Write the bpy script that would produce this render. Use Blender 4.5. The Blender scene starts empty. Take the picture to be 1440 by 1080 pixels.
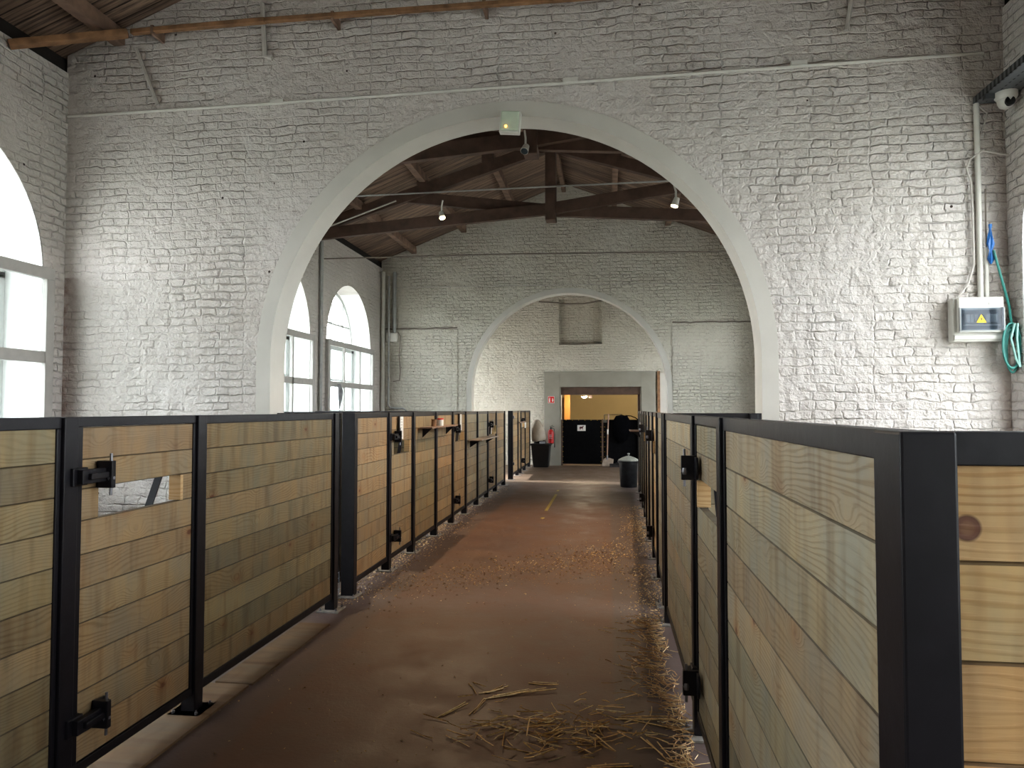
import bpy, math, random
from mathutils import Vector, Matrix
random.seed(7)
PI = math.pi
AC, AW, AS = -.85, 2.055, 1.93   # arch centre x, half width, springing height
sc = bpy.context.scene
COL = sc.collection

# ------------------------------------------------------------------ node helpers
def newmat(name):
    m = bpy.data.materials.new(name); m.use_nodes = True
    nt = m.node_tree; nt.nodes.clear()
    out = nt.nodes.new('ShaderNodeOutputMaterial')
    bs = nt.nodes.new('ShaderNodeBsdfPrincipled')
    nt.links.new(bs.outputs[0], out.inputs[0])
    return m, nt, bs
class NT:
    def __init__(s, nt): s.nt = nt
    def n(s, t, **k):
        nd = s.nt.nodes.new(t)
        for a, b in k.items(): setattr(nd, a, b)
        return nd
    def put(s, sock, v):
        if hasattr(v, 'is_linked') or isinstance(v, bpy.types.NodeSocket): s.nt.links.new(v, sock)
        else: sock.default_value = v
    def math(s, op, a, b=0.0, c=None, clamp=False):
        nd = s.n('ShaderNodeMath', operation=op, use_clamp=clamp)
        s.put(nd.inputs[0], a); s.put(nd.inputs[1], b)
        if c is not None: s.put(nd.inputs[2], c)
        return nd.outputs[0]
    def vmath(s, op, a, b=(0, 0, 0)):
        nd = s.n('ShaderNodeVectorMath', operation=op)
        s.put(nd.inputs[0], a); s.put(nd.inputs[1], b)
        return nd.outputs[0]
    def noise(s, vec, scale=5, detail=3, rough=.5, dist=0, col=False):
        nd = s.n('ShaderNodeTexNoise')
        s.put(nd.inputs['Vector'], vec); nd.inputs['Scale'].default_value = scale
        nd.inputs['Detail'].default_value = detail; nd.inputs['Roughness'].default_value = rough
        nd.inputs['Distortion'].default_value = dist
        return nd.outputs['Color' if col else 'Fac']
    def ramp(s, fac, stops, interp='LINEAR'):
        nd = s.n('ShaderNodeValToRGB'); cr = nd.color_ramp; cr.interpolation = interp
        while len(cr.elements) < len(stops): cr.elements.new(.5)
        for e, (p, c) in zip(cr.elements, stops):
            e.position = p; e.color = (c, c, c, 1) if isinstance(c, (int, float)) else (*c, 1)
        s.put(nd.inputs[0], fac); return nd.outputs[0]
    def mix(s, fac, a, b, mode='MIX'):
        nd = s.n('ShaderNodeMix', data_type='RGBA', blend_type=mode)
        s.put(nd.inputs[0], fac)
        s.put(nd.inputs[6], a if not isinstance(a, tuple) else (*a, 1)); s.put(nd.inputs[7], b if not isinstance(b, tuple) else (*b, 1))
        return nd.outputs[2]
    def sep(s, v):
        nd = s.n('ShaderNodeSeparateXYZ'); s.put(nd.inputs[0], v); return nd.outputs
    def comb(s, x, y, z):
        nd = s.n('ShaderNodeCombineXYZ')
        for i, v in enumerate((x, y, z)): s.put(nd.inputs[i], v)
        return nd.outputs[0]
    def obj(s): return s.n('ShaderNodeTexCoord').outputs['Object']
    def attr(s, name): return s.n('ShaderNodeAttribute', attribute_name=name).outputs['Fac']
    def bump(s, h, dist=.01, strength=1.0, normal=None):
        nd = s.n('ShaderNodeBump'); nd.inputs['Strength'].default_value = strength
        nd.inputs['Distance'].default_value = dist; s.put(nd.inputs['Height'], h)
        if normal is not None: s.put(nd.inputs['Normal'], normal)
        return nd.outputs[0]

def plain(name, col, rough=.5, metal=0, var=.12, scale=12, bump=0, emit=None, estr=0, spec=.5):
    m, nt, bs = newmat(name); N = NT(nt)
    nz = N.noise(N.obj(), scale, 4)
    f = N.ramp(nz, [(.3, 1 - var), (.7, 1 + var)])
    c = N.mix(1.0, tuple(col), f, 'MULTIPLY')
    nt.links.new(c, bs.inputs['Base Color'])
    bs.inputs['Roughness'].default_value = rough; bs.inputs['Metallic'].default_value = metal
    bs.inputs['Specular IOR Level'].default_value = spec
    if bump: nt.links.new(N.bump(nz, bump), bs.inputs['Normal'])
    if emit:
        bs.inputs['Emission Color'].default_value = (*emit, 1); bs.inputs['Emission Strength'].default_value = estr
    return m

def brick_mat(name, axis, tint=(.60, .56, .53), rough_amt=1.0, dirt=.5, mortar_dark=.55, seed=0.0, stain=False):
    m, nt, bs = newmat(name); N = NT(nt)
    co = N.obj(); x, y, z = N.sep(co)[:3]
    u = x if axis == 'x' else y
    p = N.comb(N.math('ADD', u, seed), z, 0.0)
    w = N.noise(p, 2.2, 3, .6, col=True)
    wv = N.vmath('SUBTRACT', w, (.5, .5, .5))
    w2 = N.vmath('SUBTRACT', N.noise(p, 14, 2, .6, col=True), (.5, .5, .5))
    warped = N.vmath('ADD', N.vmath('ADD', p, N.vmath('MULTIPLY', wv, (.13, .075, 0))), N.vmath('MULTIPLY', w2, (.045, .028, 0)))
    bt = N.n('ShaderNodeTexBrick', offset=.5, squash=.62, squash_frequency=2)
    N.put(bt.inputs['Vector'], warped)
    bt.inputs['Scale'].default_value = 1
    bt.inputs['Brick Width'].default_value = .225; bt.inputs['Row Height'].default_value = .069
    bt.inputs['Mortar Size'].default_value = .011; bt.inputs['Mortar Smooth'].default_value = 1.0
    bt.inputs['Color1'].default_value = (0, 0, 0, 1); bt.inputs['Color2'].default_value = (1, 1, 1, 1)
    bt.inputs['Mortar'].default_value = (.5, .5, .5, 1)
    mort = bt.outputs['Fac']
    rnd = bt.outputs['Color']
    vis = N.ramp(N.noise(p, 1.3, 4, .7), [(.38, .0), (.64, .85)])
    if stain:      # thicker render close round the arch ring
        ax = N.math('SUBTRACT', x, AC); az = N.math('SUBTRACT', z, AS)
        rr = N.math('SQRT', N.math('ADD', N.math('MULTIPLY', ax, ax), N.math('MULTIPLY', az, az)))
        rr = N.math('ADD', rr, N.math('MULTIPLY', N.noise(p, 1.7, 3, .6), -.6))
        vis = N.math('MULTIPLY', vis, N.ramp(N.math('SUBTRACT', rr, AW - .35), [(.08, .12), (.5, 1.0)]))        # joints partly filled by paint
    mm = N.math('MULTIPLY', mort, vis)
    fine = N.noise(p, 38, 4, .6); lump = N.noise(p, 9, 4, .6)
    h = N.math('SUBTRACT', N.math('ADD', N.math('MULTIPLY', lump, 2.2), N.math('MULTIPLY', fine, .22)), N.math('MULTIPLY', mm, .78))
    h = N.math('ADD', h, N.math('MULTIPLY', rnd, .30))
    nt.links.new(N.bump(h, .024 * rough_amt, 1.0), bs.inputs['Normal'])
    dark = N.mix(N.ramp(N.noise(p, 5, 4, .7), [(.35, 0.0), (.7, 1.0)]), (.50, .46, .41), (.30, .22, .165))
    base = N.mix(N.ramp(N.noise(p, .7, 4, .6), [(.35, 0.0), (.7, 1.0)]), tint, tuple(c * f for c, f in zip(tint, (.90, .885, .86))))
    crack = N.ramp(N.noise(p, 6, 5, .75), [(.46, 0.0), (.78, 1.0)])
    base = N.mix(N.math('MULTIPLY', N.math('MULTIPLY', mort, crack), mortar_dark * 1.2, clamp=True), base, dark)
    if stain:
        sx = N.math('ADD', x, N.math('MULTIPLY', N.noise(p, 6, 4, .7), -.16))
        s1 = N.math('MULTIPLY', N.ramp(N.math('MULTIPLY_ADD', sx, -1.0, -4.1), [(.72, 0.0), (.84, .85)]), N.math('LESS_THAN', z, 2.72))
        s2 = N.math('MULTIPLY', N.ramp(N.math('MULTIPLY_ADD', sx, 1.0, -2.1), [(.66, 0.0), (.90, .75)]), N.ramp(z, [(.0, 0.), (.9, .9)]))
        base = N.mix(N.math('MULTIPLY', N.math('MAXIMUM', s1, s2), N.ramp(N.noise(p, 9, 4, .7), [(.3, .25), (.6, 1.)])), base, (.25, .17, .14))
    # holes, flaked paint
    fl = N.ramp(N.noise(p, 10, 5, .75), [(.70, 0.0), (.76, 1.0)])
    fl = N.math('MULTIPLY', fl, N.ramp(N.noise(p, 1.6, 2, .5), [(.5, 0.0), (.62, 1.0)]))
    base = N.mix(N.math('MULTIPLY', fl, dirt), base, (.42, .28, .2))
    vo = N.n('ShaderNodeTexVoronoi'); N.put(vo.inputs['Vector'], p); vo.inputs['Scale'].default_value = 3.2
    spot = N.math('LESS_THAN', vo.outputs['Distance'], .035)
    base = N.mix(spot, base, (.08, .06, .05))
    nt.links.new(base, bs.inputs['Base Color'])
    bs.inputs['Roughness'].default_value = .62; bs.inputs['Specular IOR Level'].default_value = .3
    return m

def wood_mat(name, cols, dark=.7, knots=True, rough=.62, scale=1.0, knot_at=None):
    """boards run along local x; every board carries its own 'bid' number"""
    m, nt, bs = newmat(name); N = NT(nt)
    co = N.obj(); bid = N.attr('bid')
    off = N.vmath('MULTIPLY', N.comb(bid, bid, bid), (37.3, 0, 13.7))
    p = N.vmath('ADD', co, off); x, y, z = N.sep(p)[:3]
    kd = None
    pk = N.comb(N.math('MULTIPLY', x, 3.1), N.math('MULTIPLY', z, 5.2), N.math('MULTIPLY', bid, 9.0))
    vo = N.n('ShaderNodeTexVoronoi'); N.put(vo.inputs['Vector'], pk); vo.inputs['Scale'].default_value = 1
    kdist = vo.outputs['Distance']
    kfall = N.ramp(kdist, [(.0, 1.0), (.30, 0.0)], 'EASE')
    warp = N.noise(N.vmath('MULTIPLY', p, (1.1, 1, 3.0)), 1.3, 2, .5)
    zz = N.math('ADD', N.math('ADD', z, N.math('MULTIPLY', warp, .22)), N.math('MULTIPLY', kfall, .05))
    fine = N.noise(N.vmath('MULTIPLY', p, (2.5, 8, 90)), 1.0, 3, .6)
    ring = N.math('SINE', N.math('ADD', N.math('MULTIPLY', zz, 420 * scale), N.math('MULTIPLY', fine, 4.5)))
    ringf = N.ramp(N.math('MULTIPLY_ADD', ring, .5, .5), [(.0, 0.0), (.55, .15), (1.0, 1.0)])
    amt = N.ramp(N.noise(N.vmath('MULTIPLY', p, (1.5, 1, 6)), 1.0, 2), [(.38, .08), (.66, 1.0)])
    base = N.ramp(N.math('FRACT', N.math('MULTIPLY', bid, 7.31)), cols, 'LINEAR')
    blot = N.noise(N.vmath('MULTIPLY', p, (4.0, 1, 1.6)), 1.3, 4, .65)
    base = N.mix(N.ramp(blot, [(.36, .0), (.64, .95)]), base, N.mix(1.0, base, (1.30, 1.12, .88), 'MULTIPLY'))
    vert = N.noise(N.comb(N.math('MULTIPLY', x, 16), N.math('MULTIPLY', bid, 40), N.math('MULTIPLY', z, 2)), 1.0, 2, .5)
    base = N.mix(N.ramp(vert, [(.50, .0), (.70, .8)]), base, N.mix(1.0, base, (.70, .62, .55), 'MULTIPLY'))
    base = N.mix(N.math('MULTIPLY', ringf, N.math('MULTIPLY', amt, .68)), base, N.mix(1.0, base, (dark * .9, dark * .76, dark * .58), 'MULTIPLY'))
    if knots:
        sel = N.math('GREATER_THAN', N.sep(vo.outputs['Color'])[0], .45)
        k = N.math('MULTIPLY', N.ramp(kdist, [(.045, 1.0), (.085, 0.0)]), sel)
        base = N.mix(N.math('MULTIPLY', k, .85), base, (.14, .06, .03))
        stain = N.math('MULTIPLY', N.ramp(kdist, [(.06, .5), (.24, 0.0)]), sel)
        base = N.mix(stain, base, N.mix(1.0, base, (.95, .62, .42), 'MULTIPLY'))
    if knot_at:
        lx, ly, lz = N.sep(co)[:3]
        dx = N.math('SUBTRACT', lx, knot_at[0]); dz = N.math('SUBTRACT', lz, knot_at[1])
        dd = N.math('SQRT', N.math('ADD', N.math('MULTIPLY', dx, dx), N.math('MULTIPLY', dz, dz)))
        base = N.mix(N.ramp(dd, [(.0, .0), (.010, .35), (.012, .85), (.0155, .95), (.018, .0)]), base, (.11, .04, .03))
        base = N.mix(N.ramp(dd, [(.012, .75), (.0165, .0)]), base, (.20, .085, .055))
    # dirt and dust in the tongue-and-groove joints
    base = N.mix(N.math('MULTIPLY', N.attr('edge'), .70), base, (.035, .024, .015))
    val = N.math('MULTIPLY_ADD', N.math('FRACT', N.math('MULTIPLY', bid, 23.7)), .28, .76)
    base = N.mix(1.0, base, N.comb(val, val, val), 'MULTIPLY')
    nt.links.new(base, bs.inputs['Base Color'])
    bs.inputs['Roughness'].default_value = rough; bs.inputs['Specular IOR Level'].default_value = .35
    nt.links.new(N.bump(N.math('ADD', ringf, fine), .0012, .5), bs.inputs['Normal'])
    return m

def floor_mat():
    m, nt, bs = newmat('stained_concrete'); N = NT(nt)
    co = N.obj(); x, y, z = N.sep(co)[:3]
    big = N.noise(co, .55, 5, .6); med = N.noise(co, 3.0, 6, .65); fin = N.noise(co, 45, 4, .7)
    c = N.mix(N.ramp(big, [(.35, 0.0), (.68, 1.0)]), (.140, .082, .066), (.178, .108, .080))
    c = N.mix(N.ramp(med, [(.38, .55), (.62, .0)]), c, (.094, .060, .052))
    c = N.mix(N.ramp(fin, [(.58, .0), (.85, .22)]), c, (.20, .16, .135))
    # greyer bands along both partitions
    e = N.math('ADD', x, N.math('MULTIPLY', med, .05))
    g1 = N.ramp(N.math('ADD', e, 0.0), [(.030, 0.0), (.060, 1.0)])
    g2 = N.ramp(N.math('MULTIPLY_ADD', e, -1.0, -1.0), [(.66, 0.0), (.74, 1.0)])
    gm = N.math('MULTIPLY', N.math('MAXIMUM', g1, g2), .62)
    c = N.mix(gm, c, N.mix(N.ramp(med, [(.4, 0.), (.6, 1.)]), (.092, .076, .078), (.128, .108, .106)))
    # daylight on the last room's floor put into a paler colour
    c = N.mix(N.ramp(N.math('MULTIPLY', y, .01), [(.1455, 0.0), (.1465, .8)]), c, N.mix(big, (.15, .105, .075), (.20, .15, .105)))
    # dark damp stains
    st = N.ramp(N.noise(N.vmath('MULTIPLY', co, (1.0, 2.2, 1)), 1.9, 5, .75), [(.66, .0), (.74, .75)])
    c = N.mix(st, c, (.035, .022, .02))
    nt.links.new(c, bs.inputs['Base Color'])
    nt.links.new(N.ramp(med, [(.3, .42), (.7, .66)]), bs.inputs['Roughness'])
    bs.inputs['Specular IOR Level'].default_value = .4
    nt.links.new(N.bump(N.math('ADD', N.math('MULTIPLY', med, .6), N.math('MULTIPLY', fin, .25)), .006, .8), bs.inputs['Normal'])
    return m

def glass_mat(name='window_glass', tint=(.96, .98, .98), gl=.06):
    m = bpy.data.materials.new(name); m.use_nodes = True; nt = m.node_tree; nt.nodes.clear(); N = NT(nt)
    out = N.n('ShaderNodeOutputMaterial'); tr = N.n('ShaderNodeBsdfTransparent'); gs = N.n('ShaderNodeBsdfGlossy')
    nz = N.noise(N.obj(), 3, 3)
    c = N.mix(nz, tuple(tint), tuple(t * .97 for t in tint)); nt.links.new(c, tr.inputs[0])
    gs.inputs['Roughness'].default_value = .05
    mx = N.n('ShaderNodeMixShader'); mx.inputs[0].default_value = gl
    nt.links.new(tr.outputs[0], mx.inputs[1]); nt.links.new(gs.outputs[0], mx.inputs[2]); nt.links.new(mx.outputs[0], out.inputs[0])
    return m

def straw_mat(name, stops):
    m, nt, bs = newmat(name); N = NT(nt)
    c = N.ramp(N.attr('bid'), stops)
    c = N.mix(N.ramp(N.noise(N.obj(), 60, 2), [(.4, 0.), (.7, .4)]), c, (.22, .13, .05))
    nt.links.new(c, bs.inputs['Base Color']); bs.inputs['Roughness'].default_value = .5
    return m

def roof_mat():
    m, nt, bs = newmat('dark_roof_boards'); N = NT(nt)
    co = N.obj(); x, y, z = N.sep(co)[:3]
    b = N.math('DIVIDE', y, .15); fr = N.math('FRACT', b); idn = N.math('FLOOR', b)
    wn = N.n('ShaderNodeTexWhiteNoise', noise_dimensions='1D'); N.put(wn.inputs['W'], idn)
    g = N.noise(N.vmath('ADD', N.vmath('MULTIPLY', co, (1.6, 45, 1.6)), N.comb(N.math('MULTIPLY', wn.outputs[0], 30), 0., 0.)), 1, 4, .65)
    c = N.mix(wn.outputs[0], (.20, .135, .10), (.36, .25, .18))
    c = N.mix(N.ramp(g, [(.42, .0), (.62, .85)]), c, (.06, .04, .032))
    gap = N.ramp(fr, [(.0, 1.), (.07, 0.), (.95, 0.), (1., 1.)])
    c = N.mix(gap, c, (.01, .008, .007))
    nt.links.new(c, bs.inputs['Base Color']); bs.inputs['Roughness'].default_value = .8
    nt.links.new(N.bump(N.math('SUBTRACT', g, gap), .01), bs.inputs['Normal'])
    return m

M = {}
M['brick_x'] = brick_mat('painted_brick_across', 'x', stain=True)
M['brick_far'] = brick_mat('painted_brick_across_far', 'x', tint=(.60, .57, .50), rough_amt=1.4, mortar_dark=.8, seed=3.1)
M['brick_y'] = brick_mat('painted_brick_along', 'y', seed=5.3)
M['reveal'] = plain('limewashed_reveal', (.84, .84, .82), .7, var=.06, scale=5, bump=.012)
M['plaster'] = plain('cream_arch_plaster', (.52, .495, .45), .7, var=.05, scale=3, bump=.006)
M['grey_plaster'] = plain('grey_cement_surround', (.275, .26, .22), .75, var=.08, scale=3, bump=.004)
M['floor'] = floor_mat()
M['roof'] = roof_mat()
M['dark_void'] = plain('added_dark_gap_boarding', (.03, .025, .022), .9)
GREEN = [(0, (.205, .172, .112)), (.25, (.235, .200, .125)), (.5, (.185, .168, .112)), (.75, (.245, .190, .118)), (1, (.21, .176, .110))]
WARM = [(0, (.265, .208, .136)), (.25, (.31, .242, .155)), (.5, (.245, .205, .140)), (.75, (.325, .235, .142)), (1, (.27, .205, .132))]
COOL = [(0, (.300, .278, .218)), (.25, (.335, .308, .236)), (.5, (.275, .265, .208)), (.75, (.32, .272, .206)), (1, (.295, .27, .208))]
PALE = [(0, (.52, .40, .22)), (.35, (.58, .42, .24)), (.6, (.47, .38, .22)), (.8, (.60, .40, .22)), (1, (.48, .37, .21))]
M['wood_green'] = wood_mat('pressure_treated_pine', GREEN)
M['wood_warm'] = wood_mat('warm_pine_boards', WARM)
M['wood_cool'] = wood_mat('greyish_pine_boards', COOL)
M['wood_front'] = wood_mat('fresh_pine_front', PALE, dark=.78, knot_at=(.016, 1.371))
M['wood_pale'] = wood_mat('fresh_pale_pine', PALE, dark=.8)
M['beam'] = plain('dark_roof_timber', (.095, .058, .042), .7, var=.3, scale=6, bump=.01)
M['beam_lit'] = plain('rusty_orange_lit_timber', (.26, .145, .075), .7, var=.4, scale=9, bump=.008)  # rusty timber, with the orange light on it put into the colour
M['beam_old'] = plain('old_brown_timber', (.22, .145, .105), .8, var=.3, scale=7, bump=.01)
M['steel'] = plain('black_coated_steel', (.010, .009, .012), .42, metal=.0, var=.25, scale=20, bump=.0008, spec=.4)
M['zinc'] = plain('zinc_bolt', (.30, .30, .33), .35, metal=.9)
M['plate'] = plain('dusty_base_plate', (.24, .22, .20), .7, metal=0, var=.3)
M['pvc'] = plain('cream_pvc', (.62, .60, .55), .5, var=.05)
M['pvc_dirty'] = plain('dull_painted_conduit', (.50, .47, .43), .6, var=.1)
M['grey_pipe'] = plain('grey_pipe', (.34, .34, .33), .45, var=.1)
M['cable'] = plain('grey_cable', (.20, .17, .14), .7)
M['frame'] = plain('greige_window_frame', (.42, .40, .375), .6, var=.06)
M['iron'] = plain('white_iron_glazing_bar', (.55, .56, .55), .6, var=.05)
M['glass'] = glass_mat()
M['clear'] = glass_mat('clear_smoked_cover', (.55, .60, .65), .02)
M['white'] = plain('white_plastic', (.54, .525, .48), .4, var=.04)
M['greenwhite'] = plain('pale_green_lamp_cover', (.50, .56, .45), .25, var=.1)
M['black_plastic'] = plain('black_plastic', (.012, .012, .013), .35, var=.2)
M['bin'] = plain('scuffed_black_plastic', (.020, .022, .025), .36, var=.5, scale=14)
M['lid'] = plain('pale_grey_lid', (.36, .36, .32), .5)
M['rubber'] = plain('black_rubber_sheet', (.006, .006, .007), .9, var=.3, spec=.1)
M['red'] = plain('red_enamel', (.42, .02, .02), .3, var=.1)
M['sign_red'] = plain('sign_red', (.60, .03, .03), .5, var=.03)
M['paper'] = plain('white_card', (.70, .68, .64), .6, var=.06)
M['ink'] = plain('dark_ink', (.03, .02, .02), .6)
M['maroon'] = plain('maroon_ink', (.09, .015, .02), .6)
M['sack'] = plain('translucent_white_sack', (.34, .29, .23), .45, var=.2, scale=5, bump=.03)
M['tray'] = plain('galvanised_tray', (.11, .115, .12), .5, metal=.4, var=.15)
def perf_mat():
    m, nt, bs = newmat('perforated_tray'); N = NT(nt)
    x, y, z = N.sep(N.obj())[:3]
    fy = N.math('FRACT', N.math('DIVIDE', y, .052)); fx = N.math('FRACT', N.math('DIVIDE', x, .07))
    hole = N.math('MULTIPLY', N.math('LESS_THAN', fy, .5), N.math('LESS_THAN', fx, .16))
    nt.links.new(N.mix(hole, (.11, .115, .12), (.008, .008, .008)), bs.inputs['Base Color']); bs.inputs['Roughness'].default_value = .55
    return m
M['tray_perf'] = perf_mat()
M['lens'] = plain('black_lens', (.01, .01, .012), .1)
M['green_hose'] = plain('teal_cable', (.03, .22, .19), .4, var=.15)
M['pale_green'] = plain('pale_teal_cable', (.25, .42, .38), .4, var=.15)
M['blue'] = plain('blue_plastic_bag', (.02, .14, .42), .35, var=.2)
M['yellow'] = plain('warning_yellow', (.85, .55, .02), .5, var=.02)
M['line_yellow'] = plain('worn_yellow_floor_paint', (.42, .33, .10), .7, var=.3, scale=30)
M['shovel_wood'] = plain('ash_handle', (.34, .21, .15), .5, var=.15)
M['shovel_blade'] = plain('pale_shovel_blade', (.33, .27, .22), .5, var=.2)
M['annex'] = plain('yellow_annex_wall', (.50, .43, .27), .8, var=.04, scale=2)
M['orange_wood'] = plain('varnished_orange_post', (.50, .24, .07), .5, var=.12, scale=5)
M['lamp_glow'] = plain('lamp_face', (.9, .8, .6), .4, emit=(1, .72, .36), estr=38)
M['lamp_white'] = plain('lamp_face_white', (.9, .9, .8), .4, emit=(1, .86, .62), estr=30)
M['led'] = plain('amber_led', (.8, .4, .1), .4, emit=(1, .4, .08), estr=5)
M['mesh'] = plain('blue_grey_wire', (.25, .28, .33), .5, metal=.5)
M['rag'] = plain('grey_rag', (.25, .25, .26), .9, var=.4)
M['cloth'] = plain('black_cloth', (.005, .005, .006), 1.0, var=.3, spec=.0)
M['hair_net'] = plain('grey_wire_rack', (.16, .15, .12), .5, metal=.4)
M['light_strip'] = wood_mat('tan_light_strip', [(0, (.135, .098, .066)), (.5, (.16, .115, .077)), (1, (.12, .088, .062))])
M['straw'] = straw_mat('dry_straw', [(0, (.62, .40, .16)), (.5, (.82, .58, .27)), (.85, (.90, .72, .40)), (1, (.95, .88, .66))])
M['straw_brown'] = straw_mat('brown_straw', [(0, (.42, .24, .11)), (.5, (.68, .45, .22)), (1, (.92, .76, .45))])
M['flakes'] = straw_mat('wood_shavings', [(0, (.46, .29, .14)), (.5, (.70, .50, .28)), (1, (.92, .76, .50))])
M['ground'] = plain('pale_gravel', (.35, .36, .33), .9, var=.1)

# ------------------------------------------------------------------ mesh builder
class MB:
    def __init__(s): s.v = []; s.f = []; s.b = []; s.e = {}
    def _a(s, vs, fs, bid=0.):
        o = len(s.v); s.v += [tuple(v) for v in vs]; s.f += [tuple(i + o for i in f) for f in fs]; s.b += [bid] * len(fs)
    def box(s, x0, x1, y0, y1, z0, z1, bid=0., rot=None, piv=None):
        vs = [Vector(p) for p in ((x0, y0, z0), (x1, y0, z0), (x1, y1, z0), (x0, y1, z0), (x0, y0, z1), (x1, y0, z1), (x1, y1, z1), (x0, y1, z1))]
        if rot is not None:
            c = Vector(piv) if piv is not None else Vector(((x0 + x1) / 2, (y0 + y1) / 2, (z0 + z1) / 2))
            vs = [c + rot @ (v - c) for v in vs]
        s._a(vs, [(0, 3, 2, 1), (4, 5, 6, 7), (0, 1, 5, 4), (1, 2, 6, 5), (2, 3, 7, 6), (3, 0, 4, 7)], bid); return s
    def board(s, x0, x1, z0, z1, t, bid, ch=.003):
        h = t / 2
        prof = [(-h, z0 + ch), (-h + ch, z0), (h - ch, z0), (h, z0 + ch), (h, z1 - ch), (h - ch, z1), (-h + ch, z1), (-h, z1 - ch)]
        vs = [(x0, y, z) for y, z in prof] + [(x1, y, z) for y, z in prof]
        fs = [(i, (i + 1) % 8, (i + 1) % 8 + 8, i + 8) for i in range(8)]
        k0 = len(s.f)
        s._a(vs, fs + [tuple(range(7, -1, -1)), tuple(range(8, 16))], bid)
        for k in (0, 1, 2, 4, 5, 6): s.e[k0 + k] = 1.0
        return s
    def beam(s, a, b, w, h, up=(0, 0, 1), bid=0.):
        a = Vector(a); b = Vector(b); d = (b - a).normalized(); u = Vector(up)
        sd = d.cross(u).normalized(); u = sd.cross(d)
        vs = []
        for p in (a, b):
            for i, j in ((-1, -1), (1, -1), (1, 1), (-1, 1)): vs.append(p + sd * w / 2 * i + u * h / 2 * j)
        s._a(vs, [(0, 3, 2, 1), (4, 5, 6, 7), (0, 1, 5, 4), (1, 2, 6, 5), (2, 3, 7, 6), (3, 0, 4, 7)], bid); return s
    def tube(s, pts, r, n=8, cap=True, bid=0.):
        pts = [Vector(p) for p in pts]; o = []; rr = r if isinstance(r, (list, tuple)) else [r] * len(pts)
        prev = None
        for i, p in enumerate(pts):
            d = (pts[min(i + 1, len(pts) - 1)] - pts[max(i - 1, 0)]).normalized()
            if prev is None: a = d.orthogonal().normalized()
            else: a = (prev - d * prev.dot(d)); a = a.normalized() if a.length > 1e-6 else d.orthogonal().normalized()
            prev = a; b = d.cross(a)
            for k in range(n): o.append(p + (a * math.cos(2 * PI * k / n) + b * math.sin(2 * PI * k / n)) * rr[i])
        fs = [(i * n + k, i * n + (k + 1) % n, (i + 1) * n + (k + 1) % n, (i + 1) * n + k) for i in range(len(pts) - 1) for k in range(n)]
        if cap: fs += [tuple(range(n - 1, -1, -1)), tuple((len(pts) - 1) * n + k for k in range(n))]
        s._a(o, fs, bid); return s
    def lathe(s, prof, c=(0, 0, 0), n=24, axis='z', rib=0., bid=0.):
        o = []
        for (r, z) in prof:
            for k in range(n):
                t = 2 * PI * k / n; q = r * (1 + (rib if k % 2 else -rib))
                v = (q * math.cos(t), q * math.sin(t), z)
                if axis == 'y': v = (v[0], v[2], v[1])
                if axis == 'x': v = (v[2], v[0], v[1])
                o.append((v[0] + c[0], v[1] + c[1], v[2] + c[2]))
        m = len(prof)
        fs = [(i * n + k, i * n + (k + 1) % n, (i + 1) * n + (k + 1) % n, (i + 1) * n + k) for i in range(m - 1) for k in range(n)]
        fs += [tuple(range(n - 1, -1, -1)), tuple((m - 1) * n + k for k in range(n))]
        s._a(o, fs, bid); return s
    def poly(s, pts, ext, bid=0.):
        """flat polygon extruded by a vector"""
        e = Vector(ext); p = [Vector(q) for q in pts]; n = len(p)
        s._a(p + [q + e for q in p], [tuple(range(n)), tuple(range(2 * n - 1, n - 1, -1))] + [(i, i + n, (i + 1) % n + n, (i + 1) % n) for i in range(n)], bid); return s
    def build(s, name, mat, parent=None, smooth=False, bevel=0, loc=None):
        me = bpy.data.meshes.new(name); me.from_pydata(s.v, [], s.f); me.validate(); me.update()
        if len(me.polygons) == len(s.b):
            at = me.attributes.new('bid', 'FLOAT', 'FACE'); at.data.foreach_set('value', s.b)
            if s.e:
                ae = me.attributes.new('edge', 'FLOAT', 'FACE'); ae.data.foreach_set('value', [s.e.get(i, 0.) for i in range(len(s.f))])
        import bmesh
        bm = bmesh.new(); bm.from_mesh(me); bmesh.ops.recalc_face_normals(bm, faces=bm.faces); bm.to_mesh(me); bm.free()
        if smooth: me.polygons.foreach_set('use_smooth', [True] * len(me.polygons))
        me.materials.append(mat)
        o = bpy.data.objects.new(name, me); COL.objects.link(o)
        if parent is not None: o.parent = parent
        if loc is not None: o.location = loc
        if bevel:
            md = o.modifiers.new('bevel', 'BEVEL'); md.width = bevel; md.segments = 2; md.limit_method = 'ANGLE'
        if smooth and len(s.v) > 0:
            md = o.modifiers.new('edge', 'EDGE_SPLIT'); md.split_angle = math.radians(45)
        return o
def thing(name, label, cat, loc=(0, 0, 0), rz=0, group=None):
    o = bpy.data.objects.new(name, None); COL.objects.link(o); o.empty_display_size = .1
    o.location = loc; o.rotation_euler = (0, 0, rz); return tag(o, label, cat, group)
def tag(o, label, cat, group=None, kind=None):
    o['label'] = label; o['category'] = cat
    if group: o['group'] = group
    if kind: o['kind'] = kind
    return o
def struct(o, label=None, cat=None):
    o['kind'] = 'structure'
    if label: o['label'] = label; o['category'] = cat
    return o

# ------------------------------------------------------------------ dimensions
XL, XR, XC = -4.88, 3.00, -.92
H = 1.50
def roofz(x): return 6.30 - .385 * abs(x - XC)
WT = 4.60          # top of the side walls
D1, D2, D3 = 5.80, 14.90, 19.50

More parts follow.
